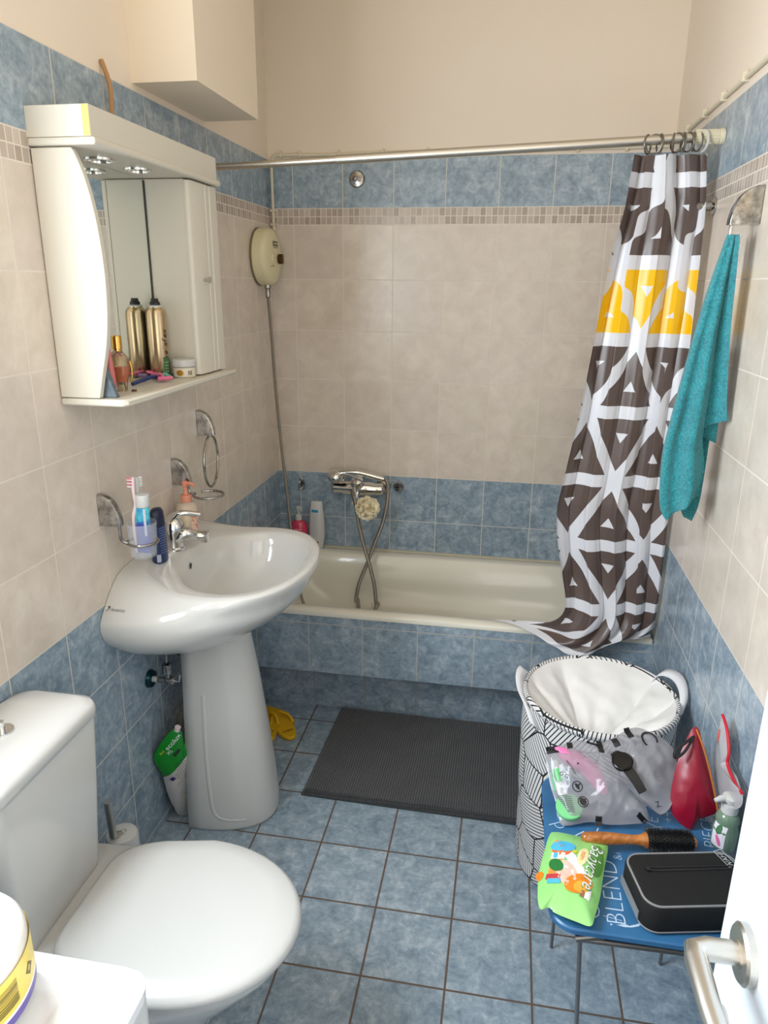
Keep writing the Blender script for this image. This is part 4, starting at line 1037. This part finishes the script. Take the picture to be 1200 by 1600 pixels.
RINGM = flat('grey_rings', S(120,114,104), .35, .6)
for k, px in enumerate((1012,1022,1031,1052,1058,1067,1075,1083,1090)):
    c_ = at('y', RY, px, 226); tt = (c_.x-ra.x)/(rb_.x-ra.x); z_ = ra.z+(rb_.z-ra.z)*tt
    yaw = (-.5, .9, .2, -.2, .6, .1, .5, -.1, .3)[k]
    o = MB().tube(ring_pts((c_.x,RY,z_-.010), .0235, (math.cos(yaw),math.sin(yaw),0), 28), .0024, 8, True)
    lab = ['grey curtain ring furthest left on the rail, hanging apart from the others', 'second grey curtain ring from the left on the rail', 'third grey curtain ring from the left, touching the second'][k] if k < 3 else 'grey curtain ring crowded near the right end of the rail'
    tag(o.obj('curtain_ring', RINGM), lab, 'curtain ring', 'crowded grey curtain rings' if k >= 3 else 'grey curtain rings on the left')
c_ = at('y', RY, 1098, 226); tag(MB().tube(ring_pts((c_.x,RY,1.986), .026, (.95,.3,0), 28), .0032, 8, True).obj('curtain_ring', PLAS), 'white curtain ring next to the ivory end socket of the rail', 'curtain ring')

# ================================================================ teal towel
tw = thing('hand_towel', (1.44,-1.11,1.05), 'teal terry towel hanging from the chrome hook on the right wall', 'towel')
m_, nt_, b_ = newmat('teal_terry'); _, pv = position(nt_)
n1 = noise(nt_, pv, 190, 3, .7); n2 = noise(nt_, pv, 22, 3, .6)
nt_.links.new(mixc(nt_, ramp(n1*.7+n2*.3, .35, .65), S(0,124,140), S(48,184,194)), b_.inputs['Base Color']); b_.inputs['Roughness'].default_value = .95; b_.inputs['Sheen Weight'].default_value = .25
bump(nt_, b_, n1, .012, 1.0)
def lobe(mb, L, R, yl, yr, bow, nf, amp, n=26, m=44, th=.010, seed=0):
    """hanging fold of towel: left and right edge as (x, z) lists from top to bottom; closed and thick"""
    Ls = smooth_path([Vector((x,0,z)) for x,z in L], 8); Rs = smooth_path([Vector((x,0,z)) for x,z in R], 8)
    def s(P, v): f = v*(len(P)-1); i = min(len(P)-2, int(f)); return P[i].lerp(P[i+1], f-i)
    def pt(u, v, off):
        a, b = s(Ls, v), s(Rs, v); p = a.lerp(b, u); w = (b.x-a.x)
        y = yl(v)*(1-u)+yr(v)*u - bow*math.sin(PI*u)*min(1, v*4+.3) - amp*min(1, v*2+.1)*math.sin(nf*PI*u+seed+v*1.5)
        return Vector((p.x, y+off, p.z+.003*mn.noise(Vector((u*5,v*9,seed)))))
    rings = []
    for j in range(m+1):
        v = j/m; e = th*(.6 if j in (0, m) else 1)
        rings.append([pt(i/n, v, -e/2) for i in range(n+1)]+[pt(i/n, v, e/2) for i in range(n, -1, -1)])
    mb.loft(rings)
mb = MB()
lobe(mb, [(1.441,1.722),(1.415,1.60),(1.390,1.45),(1.369,1.30),(1.360,1.22),(1.363,1.13),(1.371,1.075),(1.386,1.050)], [(1.455,1.722),(1.449,1.60),(1.447,1.50),(1.449,1.36),(1.447,1.27),(1.456,1.21),(1.460,1.165),(1.448,1.112)], lambda v: -1.115-.01*v, lambda v: -1.125-.015*v, .012, 3.2, .011, th=.013)
lobe(mb, [(1.449,1.722),(1.447,1.60),(1.448,1.50),(1.447,1.40),(1.450,1.33),(1.449,1.285)], [(1.461,1.722),(1.466,1.62),(1.470,1.52),(1.478,1.42),(1.486,1.34),(1.493,1.308)], lambda v: -1.112, lambda v: -1.138, .004, 1.6, .005, th=.011, seed=1)
lobe(mb, [(1.452,1.722),(1.452,1.55),(1.446,1.40),(1.442,1.25),(1.425,1.13),(1.424,1.085),(1.440,1.045)], [(1.466,1.716),(1.470,1.60),(1.474,1.45),(1.476,1.30),(1.476,1.16),(1.473,1.08),(1.462,1.034)], lambda v: -1.085, lambda v: -1.070, .004, 1.4, .006, th=.012, seed=2)
lobe(mb, [(1.450,1.60),(1.450,1.45),(1.448,1.32),(1.447,1.262)], [(1.470,1.60),(1.475,1.45),(1.482,1.32),(1.484,1.245)], lambda v: -1.100, lambda v: -1.105, .004, 1.2, .003, th=.010, seed=4)
mb.obj('terry_cloth', m_, tw, 70)

# ================================================================ laundry basket
KC, KR, KZ = Vector((1.272,-1.157,0)), .200, .548
bk = thing('laundry_basket', (KC.x,KC.y,0), 'round fabric laundry basket with black line print and white drawstring liner in the right corner', 'laundry basket')
def basket_mat(name):
    m, nt, b = newmat(name); p, uvv = coords(nt, 'UV')
    sc = 10.0
    vo = nt.nodes.new('ShaderNodeTexVoronoi'); vo.voronoi_dimensions = '2D'; vo.feature = 'F1'; vo.inputs['Scale'].default_value = sc; vo.inputs['Randomness'].default_value = .85; nt.links.new(uvv, vo.inputs['Vector'])
    ve = nt.nodes.new('ShaderNodeTexVoronoi'); ve.voronoi_dimensions = '2D'; ve.feature = 'DISTANCE_TO_EDGE'; ve.inputs['Scale'].default_value = sc; ve.inputs['Randomness'].default_value = .85; nt.links.new(uvv, ve.inputs['Vector'])
    sp = nt.nodes.new('ShaderNodeSeparateColor'); nt.links.new(vo.outputs['Color'], sp.inputs[0])
    ang = X(nt, sp.outputs[0])*6.283
    s = (p[0]*ang.cos()+p[1]*ang.sin())/.0100
    ln = s.edge().lt(.15); ed = X(nt, ve.outputs[0]).lt(.022)
    nt.links.new(mixc(nt, ln.max(ed), S(226,224,224), S(28,28,32)), b.inputs['Base Color']); b.inputs['Roughness'].default_value = .85; return m
BKM = basket_mat('basket_print')
def kside(u, v):
    a = 2*PI*u; z = v*KZ
    r = KR*(.955+.045*v) + .006*math.sin(PI*v) + .005*mn.noise(Vector((math.cos(a)*2.2, math.sin(a)*2.2, z*9)))*(1-v*v) + .004*math.sin(3*a+9*z)*math.sin(PI*v)
    return Vector((KC.x+r*math.cos(a), KC.y+r*math.sin(a), .002+z))
mb = MB(); mb.grid(kside, 120, 60, uvfn=lambda u, v: (u*2*PI*KR, v*KZ)); mb.loft([[kside(k/60, 0) for k in range(60)], [KC+(kside(k/60,0)-KC)*.5+Vector((0,0,.001)) for k in range(60)]], False, True)
mb.obj('fabric_side', BKM, bk, 70, solid=.003)
mb = MB(); RIM = [Vector((KC.x+KR*math.cos(2*PI*k/96), KC.y+KR*math.sin(2*PI*k/96), KZ+.004)) for k in range(96)]
NSG = 10
mb.grid(lambda u, v: Vector((KC.x+(KR+.007*math.cos(2*PI*v))*math.cos(2*PI*u), KC.y+(KR+.007*math.cos(2*PI*v))*math.sin(2*PI*u), KZ-.002+.012*math.sin(2*PI*v))), 120, NSG, uvfn=lambda u, v: (u*2*PI*KR, 3+v*.045))
mb.obj('rim_band', BKM, bk, 70)
FC = Vector((1.243,-1.262))
def liner(u, v):
    a = 2*PI*u; rx, ry = KC.x+(KR-.006)*math.cos(a), KC.y+(KR-.006)*math.sin(a)
    t = v; x = rx+(FC.x-rx)*t; y = ry+(FC.y-ry)*t
    d = math.hypot(rx-FC.x, ry-FC.y)/(2*KR)
    fold = .034*(abs(math.sin(3.5*a+1.2*math.sin(2*a)))**.6-.5)*t**.7*(1-t)*2.2*(.4+d) + .006*math.sin(11*a+5*t+math.sin(3*a))*t*(1-t)*2
    z = KZ+.004 - .115*t**.8*(.35+.65*d) - .035*t + fold + .006*mn.noise(Vector((x*28, y*28, 1)))*min(1, t*5)
    return Vector((x, y, z))
mb = MB(); mb.grid(liner, 160, 40); mb.obj('liner', flat('liner_white', S(236,234,232), .55), bk, 80)
def strap(pts, w, wdir, name, th=.002):
    P = smooth_path(pts, 6); mb = MB(); wd = Vector(wdir).normalized()*w/2
    mb.loft([[p-wd, p+wd, p+wd*1.0+Vector((0,0,0)), p-wd] if False else [p-wd, p+wd] for p in P], False, False, closed=False)
    return mb.obj(name, flat('strap_white', S(224,224,228), .7), bk, 60, solid=th)
strap([(1.425,-1.045,.53),(1.446,-1.055,.575),(1.474,-1.085,.588),(1.486,-1.130,.582),(1.484,-1.170,.558),(1.470,-1.195,.525)], .030, (.55,.35,.35), 'handle')
strap([(1.088,-1.075,.53),(1.068,-1.09,.566),(1.056,-1.13,.565),(1.060,-1.18,.548),(1.078,-1.235,.535),(1.096,-1.275,.505)], .030, (.55,-.1,-.4), 'handle')

# ================================================================ small folding table with blue printed top
ZT = .50
def onp(P, N, x, y):
    d = (x-600)/FPX*CR - (y-800)/FPX*CU + fwd; P, N = Vector(P), Vector(N); return CP + d*((P-CP).dot(N)/d.dot(N))
def T(x, y, h=0): return at('z', ZT+h, x, y)
tx0, tx1 = 1.108, 1.462
ty1 = T(851,1207).y; ty0 = T(925,1456).y
tc = Vector(((tx0+tx1)/2, (ty0+ty1)/2, ZT))
tab = thing('folding_table', (tc.x,tc.y,0), 'small folding table with blue lettered top and thin grey legs before the laundry basket', 'table')
m_, nt_, b_ = newmat('blue_table_top'); _, pv = position(nt_)
nt_.links.new(mixc(nt_, ramp(noise(nt_, pv, 8, 3), .3, .7), S(40,94,142), S(62,118,164)), b_.inputs['Base Color']); b_.inputs['Roughness'].default_value = .35
hw, hd = (tx1-tx0)/2, (ty1-ty0)/2
mb = MB().loft([rrect(tc.x,tc.y,hw-.004,hd-.004,.045,ZT-.016,10), rrect(tc.x,tc.y,hw,hd,.05,ZT-.012,10), rrect(tc.x,tc.y,hw,hd,.05,ZT-.003,10), rrect(tc.x,tc.y,hw-.003,hd-.003,.048,ZT,10)]); mb.obj('table_top', m_, tab, 40)
pr = MB(); U, V = Vector((0,1,0)), Vector((-1,0,0))
for s_, px, py, sz, tilt in (('BLEND',957,1392,.052,0),('\u00a1/',960,1440,.05,.1),('(',990,1445,.08,.5),('PIECE',1108,1300,.040,-.12),('LOVE',1022,1300,.04,-.1),('+4 -',1042,1272,.034,.0),('2A',1074,1284,.036,0),('M',942,1304,.05,1.2),('1',905,1303,.05,.7),('&i',965,1338,.026,0),('(R',1112,1268,.04,0),('+ 4',1035,1300,.026,.3),('d',872,1290,.05,.5),('C',925,1425,.05,0),('&',915,1345,.04,0)):
    q = T(px, py, .0); put(pr, text2d(s_, sz, 0, .022), q, U, V, tilt, 0, None, .0006)
pr.obj('white_lettering', flat('white_ink', S(190,212,236), .5), tab, 0)
lg = [(tx0+.06, ty0+.022, tx0+.085), (tx1-.03, ty0+.022, tx1-.03), (tx0+.06, ty1-.03, tx0+.06), (tx1-.03, ty1-.03, tx1-.03)]
for x, y, xb in lg: MB().tube([(x,y,ZT-.014),(x,y,ZT-.05),(xb,y,.004)], .0042, 10).obj('leg', GREYM, tab)
b0, b1 = at('y', ty0+.012, 903, 1466), at('y', ty0+.012, 1080, 1490)
MB().tube([b0, b0.lerp(b1, 1.35)], .0062, 12).lathe([(0,0),(.0075,0),(.0075,.05),(.0,.05)], b0-Vector((.004,0,0)), 12, (1,.05,.28)).obj('crossbar', GREYM, tab)
MB().tube([(b0.x+.03, ty0+.012, b0.z+.002), (b0.x+.03, ty1-.03, b0.z)], .0045, 10).obj('side_bar', GREYM, tab)

# ---------------------------------------------------------------- on the table: wipes, hairbrush, clipper case
wo = [T(*q, .018) for q in ((858,1306),(868,1300),(906,1307),(945,1318),(950,1326),(944,1360),(938,1400),(930,1430),(923,1447),(900,1440),(868,1427),(862,1421),(856,1418),(844,1420),(840,1400),(842,1365),(850,1332))]
wm_, wc, wn = pillow(wo, .020, .016, 3.0, 102, .0035, 26, 5)
wp = thing('wet_wipes', (wc.x,wc.y,ZT), 'light green pack of baby wipes at the front corner of the blue table', 'wipes')
m_, nt_, b_ = newmat('wipes_film'); b_.inputs['Base Color'].default_value = S(150,216,128); b_.inputs['Roughness'].default_value = .22; b_.inputs['Coat Weight'].default_value = .3
wm_.obj('pack', m_, wp, 70); wv = wm_.bvh()
def hit(bv, x, y, fb=None):
    h = bv.ray_cast(CP, at('z', .3, x, y)-CP); return h[0] if h[0] is not None else fb
lx = (T(945,1322)-T(862,1300)).normalized(); ly = (T(862,1300)-T(840,1415)); ly = (ly-lx*ly.dot(lx)).normalized()
pr = MB()
def wput(geo, px, py, rot, mi, off=.0009):
    q = hit(wv, px, py)
    if q is not None: put(pr, geo, q, lx, ly, rot, mi, wv, off, .06)
wput(rect2d(.022,.105,5,16), 870,1342, .0, 1)                       # orange band
wput(ell2d(.019,.019), 878,1326, 0, 4, .0012)
for px, py in ((880,1322),): wput(ell2d(.024,.016), px, py, .2, 5, .0014)
wput(rect2d(.026,.018,4,4), 872,1337, 0, 2, .0013); wput(rect2d(.008,.014,2,2), 868,1337, 0, 5, .0016)
wput(ell2d(.013,.018), 869,1352, .5, 6, .0014)
wput(rect2d(.026,.014,4,3), 864,1370, 0, 7, .0013); wput(rect2d(.024,.011,4,3), 865,1377, 0, 5, .0015)
wput(ell2d(.024,.030), 893,1362, -.2, 2, .0010)
wput(ell2d(.020,.034), 886,1365, .4, 8, .0012)                      # soft pink shape
wput(ell2d(.020,.030), 904,1380, -.75, 3, .0013)                    # orange blob
wput(ell2d(.012,.018), 909,1386, -.75, 9, .0015)
wput(ell2d(.014,.045), 932,1345, .0, 10, .0010)                     # darker green leaf
wput(text2d('Babycare', .0365, .15), 926,1354, PI/2+PI-.06, 10, .0016); wput(text2d('Babycare', .0345, .15), 925.6,1354, PI/2+PI-.06, 2, .0020)
wput(ell2d(.010,.028), 911,1338, -.1, 11, .0011); wput(text2d('mom', .014), 911,1338, PI/2+PI-.1, 3, .0016)
wput(rect2d(.011,.024,3,4), 918,1398, -.1, 2, .0013); wput(rect2d(.008,.016,2,3), 910,1397, -.1, 12, .0015)
wput(ell2d(.005,.005), 898,1331, 0, 13, .0013); wput(ell2d(.011,.018), 891,1338, .7, 2, .0011)
wput(ell2d(.008,.013), 946,1355, 0, 3, .0010); wput(ell2d(.007,.012), 843,1370, 0, 3, .0010)
pr.obj('printed_design', [WHITE, flat('orange_print', S(240,150,70), .4), WHITE, flat('deep_orange', S(240,134,30), .4), flat('red_orange', S(226,110,50), .4), flat('sky_blue_print', S(80,180,224), .4), flat('leaf_green', S(36,120,56), .4), flat('red_print', S(190,60,70), .4), flat('skin_pink', S(244,196,180), .4), flat('amber_print', S(250,170,60), .4), flat('mid_green', S(84,150,62), .4), flat('cream_print', S(244,232,176), .4), flat('tan_print', S(150,110,70), .4), flat('lime_yellow', S(214,206,50), .4)], wp, 0)
a_, b_2 = T(908,1308,.030), T(1088,1317,.024)
hbz = thing('hairbrush', (a_.x,a_.y,ZT), 'round hairbrush with wooden handle and black bristles lying across the blue table', 'hairbrush')
ax = (b_2-a_).normalized(); L = (b_2-a_).length
m_, nt_, bs_ = newmat('brush_wood'); _, ov_ = coords(nt_, 'Object')
nt_.links.new(mixc(nt_, ramp(noise(nt_, ov_, 40, 4, .6, 2.0), .35, .7), S(150,86,36), S(196,126,62)), bs_.inputs['Base Color']); bs_.inputs['Roughness'].default_value = .3; bs_.inputs['Coat Weight'].default_value = .3
MB().lathe([(0,0),(.006,.001),(.0105,.008),(.0125,.03),(.0125,.06),(.0105,.09),(.0095,.105),(.011,L*.52),(.0165,L*.555),(.0165,L*.565),(0,L*.566)], a_, 28, ax).obj('wooden_body', m_, hbz, 50)
MB().lathe([(.0162,L*.56),(.0162,L*.96),(0,L*.962)], a_, 28, ax).obj('barrel', BLACK, hbz)
MB().lathe([(.0162,L*.96),(.013,L*.985),(.008,L),(0,L+.002)], a_, 28, ax).obj('wooden_tip', m_, hbz)
mb = MB(); e1 = ax.orthogonal().normalized(); e2 = ax.cross(e1); rg = random.Random(2)
for i in range(17):
    for k in range(22):
        t = L*(.575+.375*i/16); an = 2*PI*(k+.5*(i % 2))/22
        n_ = e1*math.cos(an)+e2*math.sin(an); p0 = a_+ax*t+n_*.016
        if p0.z+n_.z*.012 < ZT+.004: continue
        mb.tube([p0, p0+n_*(.0095+rg.uniform(0,.002))+ax*rg.uniform(-.001,.001)], [.0013,.0006], 4)
mb.obj('bristles', BLACK, hbz, 0)['kind'] = 'stuff'
# clipper case
kc0, kc1, kc2 = T(972,1338,.062), T(1012,1413,.062), T(1145,1328,.062)
ang = math.atan2(kc2.y-T(990,1331,.062).y, kc2.x-T(990,1331,.062).x)
e1 = Vector((math.cos(ang), math.sin(ang), 0)); e2 = Vector((-e1.y, e1.x, 0))
hdp = abs((kc0-kc1).dot(e2))/2+.010; hwd = .108
cc = (kc0+kc1)/2 + e1*(hwd-.002); cc.z = ZT+.0005
while (cc+e1*hwd+e2*hdp*0).x > 1.499: cc.x -= .002
cs = thing('clipper_case', (cc.x,cc.y,ZT), 'black zipped case with grey piping on the right of the blue table', 'case', rotz=0)
def cr(z, k=0.0, r=.03): return [cc+e1*p.x+e2*p.y+Vector((0,0,z)) for p in rrect(0,0,hwd-k,hdp-k,r,0,8)]
FAB = flat('black_fabric', S(8,8,9), .8, bumpy=(400,.001,.4)); PIPE = flat('grey_piping', S(132,132,134), .5)
mb = MB().loft([cr(0,.006), cr(.004,.001), cr(.02), cr(.056), cr(.0605,.003,.028), cr(.0625,.012,.024), cr(.063,.03,.02)]); mb.obj('case_body', FAB, cs, 50); cv = mb.bvh()
MB().tube(cr(.0605,.004,.028), .0022, 8, True).tube(cr(.006,.001,.03), .0016, 8, True).obj('piping', PIPE, cs)
zp = MB(); z0 = cc+e2*hdp*.28+Vector((0,0,.064))
zp.tube([z0-e1*hwd*.72, z0-e1*hwd*.4-e2*.002, z0+e1*hwd*.9], .0016, 8).tube([z0-e1*hwd*.72+e2*.006, z0+e1*hwd*.9+e2*.006], .0012, 8); zp.lathe([(0,0),(.004,0),(.004,.004),(0,.004)], z0-e1*hwd*.68, 12)
zp.obj('zip', flat('dark_zip', S(30,31,34), .4), cs)
tg = MB(); so = cc-e1*(hwd+.0012); tg.loft([[so+e2*y+Vector((0,0,z)) for y, z in ((-.042,.012),(.045,.012),(.045,.030),(-.042,.030))], [so-e1*.002+e2*y+Vector((0,0,z)) for y, z in ((-.042,.012),(.045,.012),(.045,.030),(-.042,.030))]])
tg.obj('side_strip', flat('grey_strip', S(128,130,132), .5), cs, 0)
pr = MB(); q = hit(cv, 1134, 1343, cc+Vector((.06,.03,.064)))
pr_u = (T(1108,1330,.062)-T(1138,1360,.062)).normalized(); pr_v = Vector((-pr_u.y, pr_u.x, 0))
put(pr, text2d('WAHL', .0145, .2), q, pr_u, pr_v, 0, 0, cv, .0012, .03); put(pr, frame2d(.048,.018,.0013), q, pr_u, pr_v, 0, 0, None, .0012)
pr.obj('logo', flat('silver_ink', S(196,200,204), .4), cs, 0)

# ---------------------------------------------------------------- plastic bag, its contents, watch
bP = T(950,1287,.006); bN = Vector((1,0,0)).cross(Vector((0,.20,.15)))
def B(x, y, h=0): p = onp(bP, bN, x, y); return p + bN.normalized()*h
bo = [B(*q, .014) for q in ((852,1178),(868,1170),(900,1160),(940,1163),(985,1141),(1012,1146),(1040,1162),(1054,1185),(1055,1230),(1046,1262),(1030,1275),(1008,1262),(1012,1285),(985,1290),(950,1291),(920,1287),(878,1292),(872,1270),(858,1225))]
gm, gc, gn = pillow(bo, .028, .016, 2.6, 190, .004, 17, 9, .012, 26)
bag = thing('plastic_bag', (gc.x,gc.y,ZT), 'translucent grey zip bag with black lettering leaning on the laundry basket', 'bag')
gm.obj('film', flat('grey_film', S(160,160,168), .14, alpha=.52), bag, 70); gv = gm.bvh()
pr = MB(); U = Vector((1,0,0)); V = Vector((0,.8,.6))
def gput(geo, px, py, rot, mi, off=.0012):
    d = at('z', .2, px, py)-CP; h = gv.ray_cast(CP, d)
    if h[0] is not None: put(pr, geo, h[0], U, V, rot, mi, gv, off, .08)
for px, py, w, h_, r in ((863,1172,.026,.016,.2),(890,1165,.012,.016,.1),(938,1168,.012,.030,.1),(925,1162,.024,.007,-.3),(962,1160,.013,.022,.35),(982,1146,.013,.026,.35),(935,1284,.013,.018,0),(965,1289,.050,.008,.05),(912,1290,.012,.008,0),(1003,1279,.022,.010,-.6)): gput(rect2d(w,h_,4,4), px, py, r, 0)
gput(text2d('C', .052), 1012, 1153, -1.2, 0)
gput(text2d('PARIS BAG', .007), 892, 1198, -.95, 0); gput(ell2d(.0022,.0022,8,1), 903, 1193, 0, 0)
for px, py in ((902,1229),(911,1253)):
    ro = ell2d(.0115,.0115,24,6); gput((ro[0], [f for f in ro[1] if len(f) == 4][-24:]), px, py, 0, 0); gput(ell2d(.003,.0075,12,1) if py < 1240 else ell2d(.007,.0085,12,1), px, py, .7, 0); gput(ell2d(.0018,.006,8,1), px+2, py-2, -.6, 0)
gput(text2d('G G', .012), 881, 1211, -.5, 0)
for k in range(9): gput(rect2d(.030,.0012,4,1), 882+k*.6, 1244+k*3, -.05, 1)
for k in range(5): gput(rect2d(.003,.016,1,2), 862+k*1.0, 1214+k*4, .2, 2)
gput(text2d('Z', .016), 1028, 1257, .4, 0)
pr.obj('printed_marks', [flat('black_ink', S(26,26,28), .45), flat('grey_ink', S(70,72,74), .5), flat('green_ink', S(90,170,110), .5)], bag, 0)
kq = MB(); kq.tube(smooth_path([B(1038,1160,.006),B(1052,1185,.008),B(1054,1230,.008),B(1045,1262,.006),B(1030,1275,.004)], 4), .0022, 8); kq.obj('zip_edge', flat('dark_edge', S(96,98,104), .4), bag)
ho = [B(*q, .020) for q in ((866,1172),(900,1178),(930,1198),(944,1222),(945,1245),(932,1240),(905,1212),(880,1196))]
pm, pc2, pn2 = pillow(ho, .014, .008, 2.2, 64, .003, 40, 4)
tag(pm.obj('pink_sponge', flat('pink_sponge', S(232,120,176), .6), smooth=60), 'pink bath sponge inside the grey zip bag', 'sponge')
jc = B(889,1268,.0); nn = bN.normalized()*-1 if bN.z < 0 else bN.normalized()
nn = (CP-jc).normalized()*.5+Vector((0,0,.6)); nn.normalize()
jr = thing('small_jar', jc, 'small jar with green lid inside the lower left corner of the grey zip bag', 'jar')
MB().lathe([(0,-.018),(.026,-.018),(.028,.004),(0,.005)], jc+nn*.008, 32, nn).obj('jar_body', flat('pale_jar', S(214,230,220), .4), jr)
MB().lathe([(.027,.005),(.029,.006),(.029,.014),(.027,.016),(0,.016)], jc+nn*.008, 32, nn).obj('lid', flat('mint_lid', S(120,206,140), .4), jr)
ct0, ct1 = B(866,1192,.012), B(880,1246,.012)
wt_ = thing('cream_tube', ct0, 'white and green tube inside the left side of the grey zip bag', 'tube')
MB().tube([ct0, ct1], [.011,.012], 20).obj('tube', flat('tube_white', S(232,238,232), .35), wt_)
MB().tube([ct0.lerp(ct1,.25), ct0.lerp(ct1,.62)], .0125, 20, cap=False).obj('green_band', flat('tube_green', S(90,180,110), .35), wt_)
wd_ = gv.ray_cast(CP, at('z', .2, 972, 1195)-CP)[0] or B(972,1195,.03)
we_ = gv.ray_cast(CP, at('z', .2, 1000, 1238)-CP)[0] or B(1000,1238,.03)
wa_ = wd_+Vector((0,0,.006))
wt = thing('wristwatch', wa_, 'black smartwatch with round dark face lying on the grey zip bag', 'watch')
wn_ = (Vector((-.1,-.35,.9))).normalized()
MB().lathe([(0,-.004),(.019,-.004),(.0225,.0),(.0225,.007),(.0205,.0085),(.0195,.0075)], wa_, 40, wn_).obj('case', flat('dark_bezel', S(50,48,46), .25, .9), wt)
MB().lathe([(0,.0082),(.0195,.0078),(.0195,.006)], wa_, 40, wn_).obj('face', flat('watch_glass', S(10,12,14), .06), wt)
sd_ = (we_-wa_); sd_ = (sd_-wn_*sd_.dot(wn_)).normalized(); sw = wn_.cross(sd_)
def wstrap(sg, L_, dr):
    mb = MB(); R0 = []
    for k in range(9):
        t = k/8; w = .0115-.002*t; c = wa_+sd_*sg*(.019+L_*t)+wn_*(.001-dr*t*t)
        R0.append([c+sw*w+wn_*.0016, c-sw*w+wn_*.0016, c-sw*w-wn_*.0016, c+sw*w-wn_*.0016])
    mb.loft(R0); mb.obj('strap', flat('black_strap', S(24,24,25), .45), wt, 30)
wstrap(1, .052, .014); wstrap(-1, .018, .010)

# ---------------------------------------------------------------- red pouch, clear pouch, pump bottle
rP = T(1082,1290,.012); rN = Vector((1,0,0)).cross(Vector((0,.45,.89)))
def Rr(x, y, h=0): p = onp(rP, rN, x, y); p.x = min(p.x, 1.488); p = p+rN.normalized()*h; p.z = max(p.z, ZT+.004); return p
ro_ = [Rr(*q) for q in ((1083,1137),(1092,1140),(1100,1170),(1110,1205),(1119,1250),(1121,1268),(1105,1276),(1092,1280),(1080,1296),(1062,1286),(1047,1262),(1052,1215),(1062,1180),(1074,1152))]
rm, rc2, rn2 = pillow(ro_, .022, .014, 2.2, 84, .0035, 22, 12)
rd = thing('red_pouch', (rc2.x,rc2.y,ZT), 'dark red zipped cosmetic pouch with black wrist strap between grey bag and right wall', 'pouch')
rm.obj('pouch', flat('crimson', S(142,12,44), .35), rd, 70)
MB().tube(smooth_path([Rr(1087,1139,.006),Rr(1097,1168,.012),Rr(1107,1205,.012),Rr(1116,1245,.010),Rr(1120,1266,.006)], 5), .0022, 8).obj('zip', flat('zip_gold', S(196,120,60), .4, .3), rd)
MB().tube(smooth_path([Rr(1082,1150,.010),Rr(1066,1158,.026),Rr(1050,1168,.034),Rr(1049,1180,.034),Rr(1064,1172,.028),Rr(1080,1153,.014)], 5), .0032, 8).obj('wrist_strap', BLACK, rd)
co_ = [at('x', 1.478, *q) for q in ((1129,1117),(1136,1140),(1139,1175),(1137,1195),(1148,1222),(1160,1240),(1156,1262),(1128,1262),(1118,1225),(1113,1185),(1122,1140))]
for q in co_: q.z = max(q.z, ZT+.01)
cm, cc2, cn2 = pillow(co_, .012, .008, 2.2, 66, .002, 22, 2)
cp_ = thing('clear_pouch', (cc2.x,cc2.y,ZT), 'clear grey pouch with red zip edge standing against the right wall', 'pouch')
cm.obj('film', flat('clear_film', S(206,202,206), .2, alpha=.55), cp_, 70); cv2 = cm.bvh()
MB().tube(smooth_path([co_[0], co_[1], co_[2], co_[3], co_[4], co_[5]], 5), .0034, 8).obj('red_zip', flat('red_zip', S(206,30,50), .4), cp_)
pr = MB(); h_ = cv2.ray_cast(CP, at('x', 1.478, 1123, 1150)-CP)
if h_[0] is not None: put(pr, ell2d(.010,.016), h_[0], (0,-1,0), (0,0,1), .2, 0, cv2, .001, .05)
pr.obj('orange_sticker', flat('orange_red', S(236,80,60), .4), cp_)
pb_ = at('y', ty0+.27, 1137, 1290); pb_ = Vector((1.474, pb_.y, ZT))
pz_ = at('y', pb_.y, 1138, 1242).z - ZT
pbt = thing('pump_bottle', pb_, 'green liquid soap bottle with white pump beside the black case, partly behind the door', 'bottle')
k_ = pz_/.125
def pv_r(z, a, b): return [pb_+Vector((a*math.cos(2*PI*k/28), b*math.sin(2*PI*k/28), z*k_)) for k in range(28)]
mb = MB().loft([pv_r(0,.024,.024), pv_r(.004,.026,.026), pv_r(.045,.026,.026), pv_r(.060,.022,.022), pv_r(.070,.024,.024), pv_r(.080,.020,.020), pv_r(.088,.013,.013)]); mb.obj('bottle', flat('green_liquid', S(112,136,116), .12, coat=.4), pbt, 60); bb = mb.bvh()
MB().lathe([(.0,.086*k_),(.0165,.086*k_),(.0165,.106*k_),(.009,.108*k_),(.009,.112*k_),(.016,.114*k_),(.017,.122*k_),(.010,.126*k_),(0,.126*k_)], pb_, 24).tube([pb_+Vector((-.004,0,.118*k_)), pb_+Vector((-.022,-.006,.119*k_)), pb_+Vector((-.034,-.010,.115*k_))], [.0075,.0065,.004], 12).obj('pump', PLAS, pbt)
pr = MB(); dd = Vector((-.75,-.66,0)); U = Vector((-dd.y,dd.x,0))
put(pr, rect2d(.028,.052*k_,5,5), pb_+dd*.03+Vector((0,0,.034*k_)), U, (0,0,1), 0, 0, bb, .0006); put(pr, ell2d(.006,.011), pb_+dd*.03+Vector((0,0,.05*k_)), U, (0,0,1), -.2, 1, bb, .0011); put(pr, ell2d(.004,.013), pb_+dd*.03+U*.002+Vector((0,0,.025*k_)), U, (0,0,1), .4, 2, bb, .0011)
pr.obj('label', [flat('white_label', S(232,226,234), .4), flat('label_green', S(70,120,80), .4), flat('label_pink', S(222,110,160), .4)], pbt, 0)
